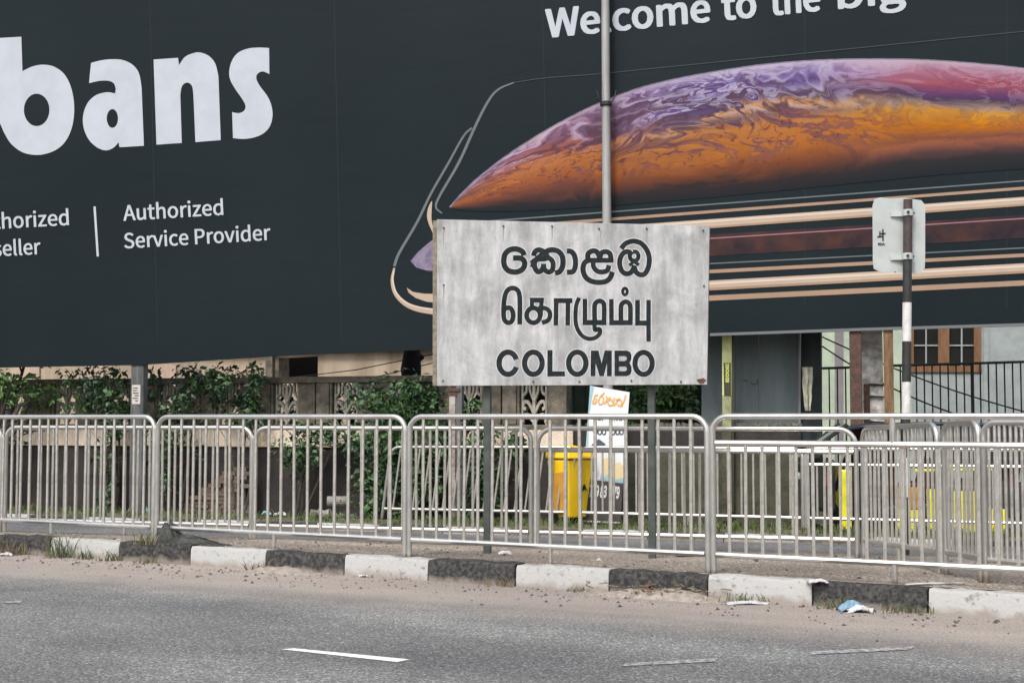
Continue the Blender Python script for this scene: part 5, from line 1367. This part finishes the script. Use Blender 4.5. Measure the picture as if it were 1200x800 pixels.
def weed(px, py, h, k, spread, label, m='grass', zz=None):
    z = 0.0 if zz is None else zz
    if zz is None: X_ = X_on(px, *KERB); c = Vector((X_, KERB[0] - KERB[1] * X_ - .05, 0))
    else: c = on_h(px, py, z)
    rr = random.Random(int(px * 7 + py))
    root = thing("weed", label, "weed", c); mb = MB(); blades(mb, (0, 0, -.005), int(k * .6), h, spread, rr, .005); stuff(mb.build("blades", M[m], root))
    mb = MB(); blades(mb, (0, 0, -.005), max(6, k // 2), h * .7, spread * 1.5, rr, .004); stuff(mb.build("dry_stalks", M['dry'], root)); return root
weed(79, 648, .30, 60, .12, "tall grassy weed against the leftmost white kerb stone")
weed(18, 647, .17, 70, .20, "wide dry weed patch at the left picture edge by the kerb", 'dry')
weed(30, 649, .14, 50, .16, "low dry weed patch just right of the left edge weeds", 'dry')
weed(105, 650, .13, 26, .07, "small green weed in the middle of the leftmost white kerb stone")
weed(137, 651, .13, 30, .10, "green weed where the leftmost white kerb stone meets the next black one")
weed(168, 637, .17, 34, .09, "upright weed on the median left of the crumpled black sheet", zz=ZM1)
weed(178, 654, .07, 30, .10, "low weed at the foot of the black kerb stone by the crumpled sheet")
weed(304, 664, .12, 24, .10, "weed and rubble tuft where a white kerb stone ends right of the black sheet", 'dry')
weed(590, 682, .11, 40, .14, "dry tuft at the kerb below the left post of the town name sign", 'dry')
weed(676, 686, .06, 22, .07, "tiny green tuft under the white kerb stone below the town name sign")
weed(868, 700, .09, 60, .18, "spreading weed at the foot of the white kerb stone right of the sign")
weed(976, 711, .10, 44, .14, "weed against the black kerb stone left of the blue litter")
weed(1060, 719, .10, 70, .20, "wide green weed patch against the black kerb stone right of the blue litter")
weed(430, 668, .04, 16, .10, "thin row of seedlings at the foot of the white kerb stone left of the sign", 'dry')
weed(470, 671, .04, 14, .10, "short dry seedlings at the white kerb stone below the sign's left edge", 'dry')

# crumpled black sheet on the median
r = random.Random(13); c = on_h(217, 637, ZM1 - .002); mb = MB(); nx, ny = 50, 22; L_ = .98
hts = {}
for i in range(nx + 1):
    for j in range(ny + 1):
        u, v = i / nx, j / ny
        env = (math.sin(math.pi * v) ** .6) * (.12 * math.exp(-((u - .05) / .10) ** 2) + .03 * math.exp(-((u - .4) / .2) ** 2) + .05 * max(0, 1 - u) ** .5)
        wr = .04 * (abs(math.sin(v * 13 + u * 5 + .8 * math.sin(u * 9))) - .5) + .028 * (abs(math.sin(v * 21 - u * 11)) - .5) + r.uniform(-.007, .007)
        z = max(0, env + (wr if 0 < i < nx and 0 < j < ny else 0) * min(1, env * 9))
        mb.v.append((lerp(-.24, .40, u), lerp(-.10, .16, v) + .02 * math.sin(u * 12), z - .004))
for i in range(nx):
    for j in range(ny):
        a = i * (ny + 1) + j; mb.f.append((a, a + ny + 1, a + ny + 2, a + 1))
o = mb.build("crumpled_sheet", M['tarp'], None, c, True); o.rotation_euler = (0, 0, -.45)
tag(o, "crumpled black plastic sheet lying on the median between two barriers", "plastic sheet")

# litter
def litter(name, px, py, z, sx, sy, sz, m, label, cat, seed, rz=0.0):
    rr = random.Random(seed); c = on_h(px, py, z); mb = MB(); n1, n2 = 6, 5
    vs = []
    for i in range(n1 + 1):
        for j in range(n2 + 1):
            u, v = i / n1 * 2 - 1, j / n2 * 2 - 1; q = max(0, 1 - (u * u + v * v) * .5)
            vs.append((u * sx * (1 + rr.uniform(-.15, .15)), v * sy * (1 + rr.uniform(-.15, .15)), sz * q * rr.uniform(.4, 1.2) + .002))
    fs = [(i * (n2 + 1) + j, (i + 1) * (n2 + 1) + j, (i + 1) * (n2 + 1) + j + 1, i * (n2 + 1) + j + 1) for i in range(n1) for j in range(n2)]
    k = len(vs); vs += [(v[0], v[1], max(0, v[2] - .004)) for v in vs]; fs += [tuple(a + k for a in reversed(f)) for f in fs]
    mb.add(vs, fs); o = mb.build(name, M[m], None, c, False); o.rotation_euler = (0, 0, rz); return tag(o, label, cat)
litter("crushed_packet", 996, 716, 0, .075, .05, .075, 'blue_plastic', "crushed blue and white packet against the black kerb stone", "litter", 1)
litter("crushed_carton", 1008, 717, 0, .085, .04, .045, 'white_plastic', "dull white crushed carton beside the blue packet", "litter", 2)
litter("paper_plate", 958, 682, ZM1, .065, .05, .022, 'white_plastic', "white disc of litter on the kerb edge in front of the double railed barrier", "litter", 3)
litter("paper_scrap", 429, 675, 0, .055, .04, .02, 'white_plastic', "white paper scrap on the road below the white kerb stone", "litter", 4)
litter("plastic_wrapper", 876, 707, 0, .13, .06, .02, 'white_plastic', "thin clear wrapper on the road under the spreading weed", "litter", 5)
litter("paper_scrap", 7, 651, 0, .06, .03, .03, 'white_plastic', "white scrap among the weeds at the left picture edge", "litter", 6)
litter("paper_scrap", 33, 642, 0, .05, .03, .03, 'white_plastic', "small white scrap caught in the weeds left of the first white kerb stone", "litter", 7)
litter("paper_scrap", 592, 649, .13, .05, .03, .03, 'white_plastic', "white scrap on the median left of the middle leg of the barrier before the sign", "litter", 8)
litter("paper_scrap", 806, 650, .12, .09, .05, .03, 'plinth', "tan crumpled scrap on the median left of the barrier end", "litter", 9)
litter("paper_strip", 1094, 684, ZM1, .2, .02, .012, 'white_plastic', "long white strip of litter lying flat near the right picture edge", "litter", 10, .2)
litter("paper_scrap", 702, 657, .13, .02, .02, .02, 'white_plastic', "tiny white scrap on the median between the sign's posts", "litter", 11)
litter("plastic_bag", 157, 600, -.16, .09, .06, .09, 'white_plastic', "pale plastic bag at the foot of the grey billboard post", "litter", 12)
litter("plastic_bag", 170, 600, -.16, .07, .06, .08, 'blue_plastic', "bluish plastic bag just right of the grey billboard post", "litter", 15)
litter("plastic_bag", 313, 603, -.15, .07, .06, .07, 'cyan_plastic', "turquoise plastic bag beside the brick pile", "litter", 13)
litter("plastic_bag", 328, 604, -.15, .08, .06, .07, 'white_plastic', "grey white plastic bag right of the turquoise bag", "litter", 14)
# broken pipe and rubble by the wall
pc_ = at(395, 587, 18.6); g = gz(pc_.x, pc_.y)
pr_ = thing("broken_pipe", "broken length of concrete pipe lying on rubble by the wall", "pipe", (pc_.x, pc_.y, g))
mb = MB()
prof = [(.07, -.13), (.07, .14), (.05, .14), (.05, -.13)]
vs = []; fs = []
for i in range(4):
    for j in range(14):
        a = 2 * math.pi * j / 14; rr_, h = prof[i]; vs.append((h, rr_ * math.cos(a), pc_.z - g + rr_ * math.sin(a)))
fs = [(i * 14 + j, i * 14 + (j + 1) % 14, ((i + 1) % 4) * 14 + (j + 1) % 14, ((i + 1) % 4) * 14 + j) for i in range(4) for j in range(14)]
mb.add(vs, fs); mb.build("pipe", M['concrete'], pr_)
r = random.Random(8); mb = MB()
for i in range(16):
    s_ = r.uniform(.05, .13); mb.box((r.uniform(-.3, .25), r.uniform(-.1, .14), s_ * .4), (s_ * 1.3, s_, s_), Matrix.Rotation(r.uniform(0, 3), 3, Vector((r.random(), r.random(), r.random())).normalized()))
stuff(mb.build("rubble", M['concrete'], pr_))
# stacked bricks
bp = on_v(252, 603, 18.12, WALL[1]); bp.z = gz(bp.x, bp.y)
bk = thing("brick_pile", "stepped pile of brown bricks against the wall behind the barriers", "brick pile", bp, AW)
mb = MB(); mb.box((0, 0, 0), (.205, .10, .052)); BM = mb.mesh("brick", M['brick'])
r = random.Random(17); ncourse = 12
for k in range(ncourse):
    x0 = -.60 + (k / ncourse) ** 1.3 * .95 + (.06 if k % 2 else 0); nb = int((.58 - x0) / .215)
    for i in range(max(1, nb)):
        o = link("brick", BM, bk); o.location = (x0 + i * .215 + .1 + r.uniform(-.012, .012), r.uniform(-.02, .02), .03 + k * .0585); o.rotation_euler = (0, 0, r.uniform(-.07, .07))
for (x, z) in ((-.64, .03), (-.70, .03), (-.75, .03)):
    o = link("brick", BM, bk); o.location = (x, -.16, z); o.rotation_euler = (0, 0, r.uniform(0, 2))
# grit, pebbles and dead leaves
r = random.Random(31); mb = MB(); mb2 = MB()
def clod(mb, c, s, r):
    vs = [Vector((r.uniform(.6, 1) * math.cos(a), r.uniform(.6, 1) * math.sin(a), 0)) * s for a in (0, 1.26, 2.5, 3.8, 5.0)]
    mb.add([Vector(c) + v for v in vs] + [Vector(c) + Vector((0, 0, s * r.uniform(.5, .9)))], [(i, (i + 1) % 5, 5) for i in range(5)])
for i in range(1600):
    X = r.uniform(-6.5, 5.5); d = abs(r.gauss(0, .45)); Y = KERB[0] - KERB[1] * X - .03 - d
    clod(mb if r.random() < .6 else mb2, (X, Y, 0), r.choice((.006, .008, .01, .013, .02)), r)
for i in range(900):
    X = r.uniform(-6.5, 5.5); y1 = KERB[0] - KERB[1] * X + .2; y2 = EDGE[0] - EDGE[1] * X; Y = lerp(y1, y2, r.random())
    clod(mb if r.random() < .6 else mb2, (X, Y, gm(X, Y) - .004), r.choice((.006, .009, .012, .016, .024)), r)
stuff(mb.build("gravel", M['pebble']))["label"] = "scattered grit along the kerb and over the median"
stuff(mb2.build("dirt_clods", M['darkstone']))["label"] = "scattered dark clods and dead leaf bits along the kerb"
# heap of twigs and leaves under the black kerb stone
X_ = X_on(770, *KERB); c = Vector((X_, KERB[0] - KERB[1] * X_ - .07, 0)); root = thing("leaf_heap", "heap of sand, twigs and dead leaves against the black kerb stone right of the sign", "leaf heap", c)
mb = MB(); n1 = 16
vs = []; fs = []
for i in range(n1 + 1):
    for j in range(7):
        u, v = i / n1 * 2 - 1, j / 6 * 2 - 1; vs.append((u * .55, v * .16, .06 * max(0, 1 - u * u) ** 1.5 * max(0, 1 - v * v) * r.uniform(.45, 1.3) - .004))
fs = [(i * 7 + j, (i + 1) * 7 + j, (i + 1) * 7 + j + 1, i * 7 + j + 1) for i in range(n1) for j in range(6)]
mb.add(vs, fs); mb.build("sand", mat("sand", (.27, .235, .205), .95, 0, .3, 25, bump=.5), root, smooth=True); root.rotation_euler = (0, 0, -.48)
mb = MB()
for i in range(60):
    a = Vector((r.gauss(0, .2), r.gauss(0, .05), .03 + r.uniform(0, .05))); l = Vector((r.uniform(-1, 1), r.uniform(-.5, .5), r.uniform(-.1, .25))) * r.uniform(.03, .10); mb.tube([a, a + l], .004, 4)
stuff(mb.build("twigs", M['dry'], root))
mb = MB(); leaves(mb, [(0, 0, .04, .30, .09, .025)], 40, .034, r); stuff(mb.build("dead_leaves", mat("dead_leaf", (.12, .065, .045), .9, 0, .4, 9), root))
X_ = X_on(335, *KERB); c = Vector((X_, KERB[0] - KERB[1] * X_ - .06, 0)); root = thing("sand_heap", "small ridge of sand swept against the black kerb stone right of the black sheet", "sand heap", c, -.48)
mb = MB(); vs = []
for i in range(n1 + 1):
    for j in range(7):
        u, v = i / n1 * 2 - 1, j / 6 * 2 - 1; vs.append((u * .42, v * .13, .05 * max(0, 1 - u * u) ** 1.5 * max(0, 1 - v * v) * r.uniform(.45, 1.3) - .004))
mb.add(vs, fs); mb.build("sand", bpy.data.materials["sand"], root, smooth=True)
for (px, py, z, s_, nm, lab) in ((140, 633, ZM1, .03, "stone", "small dark stone on the median left of the crumpled black sheet"), (104, 643, 0, .0, "", ""), (320, 659, 0, .055, "stone", "pale stone at the kerb where the sand ridge begins")):
    if not nm: continue
    c = on_h(px, py, z); mb = MB(); bm = bmesh.new(); bmesh.ops.create_icosphere(bm, subdivisions=2, radius=s_)
    for v in bm.verts: v.co *= r.uniform(.8, 1.15); v.co.z *= .7
    me = bpy.data.meshes.new(nm); bm.to_mesh(me); bm.free(); me.materials.append(M['stone']); o = link(nm, me, None, c); tag(o, lab, "stone")
# no stray helper data left behind
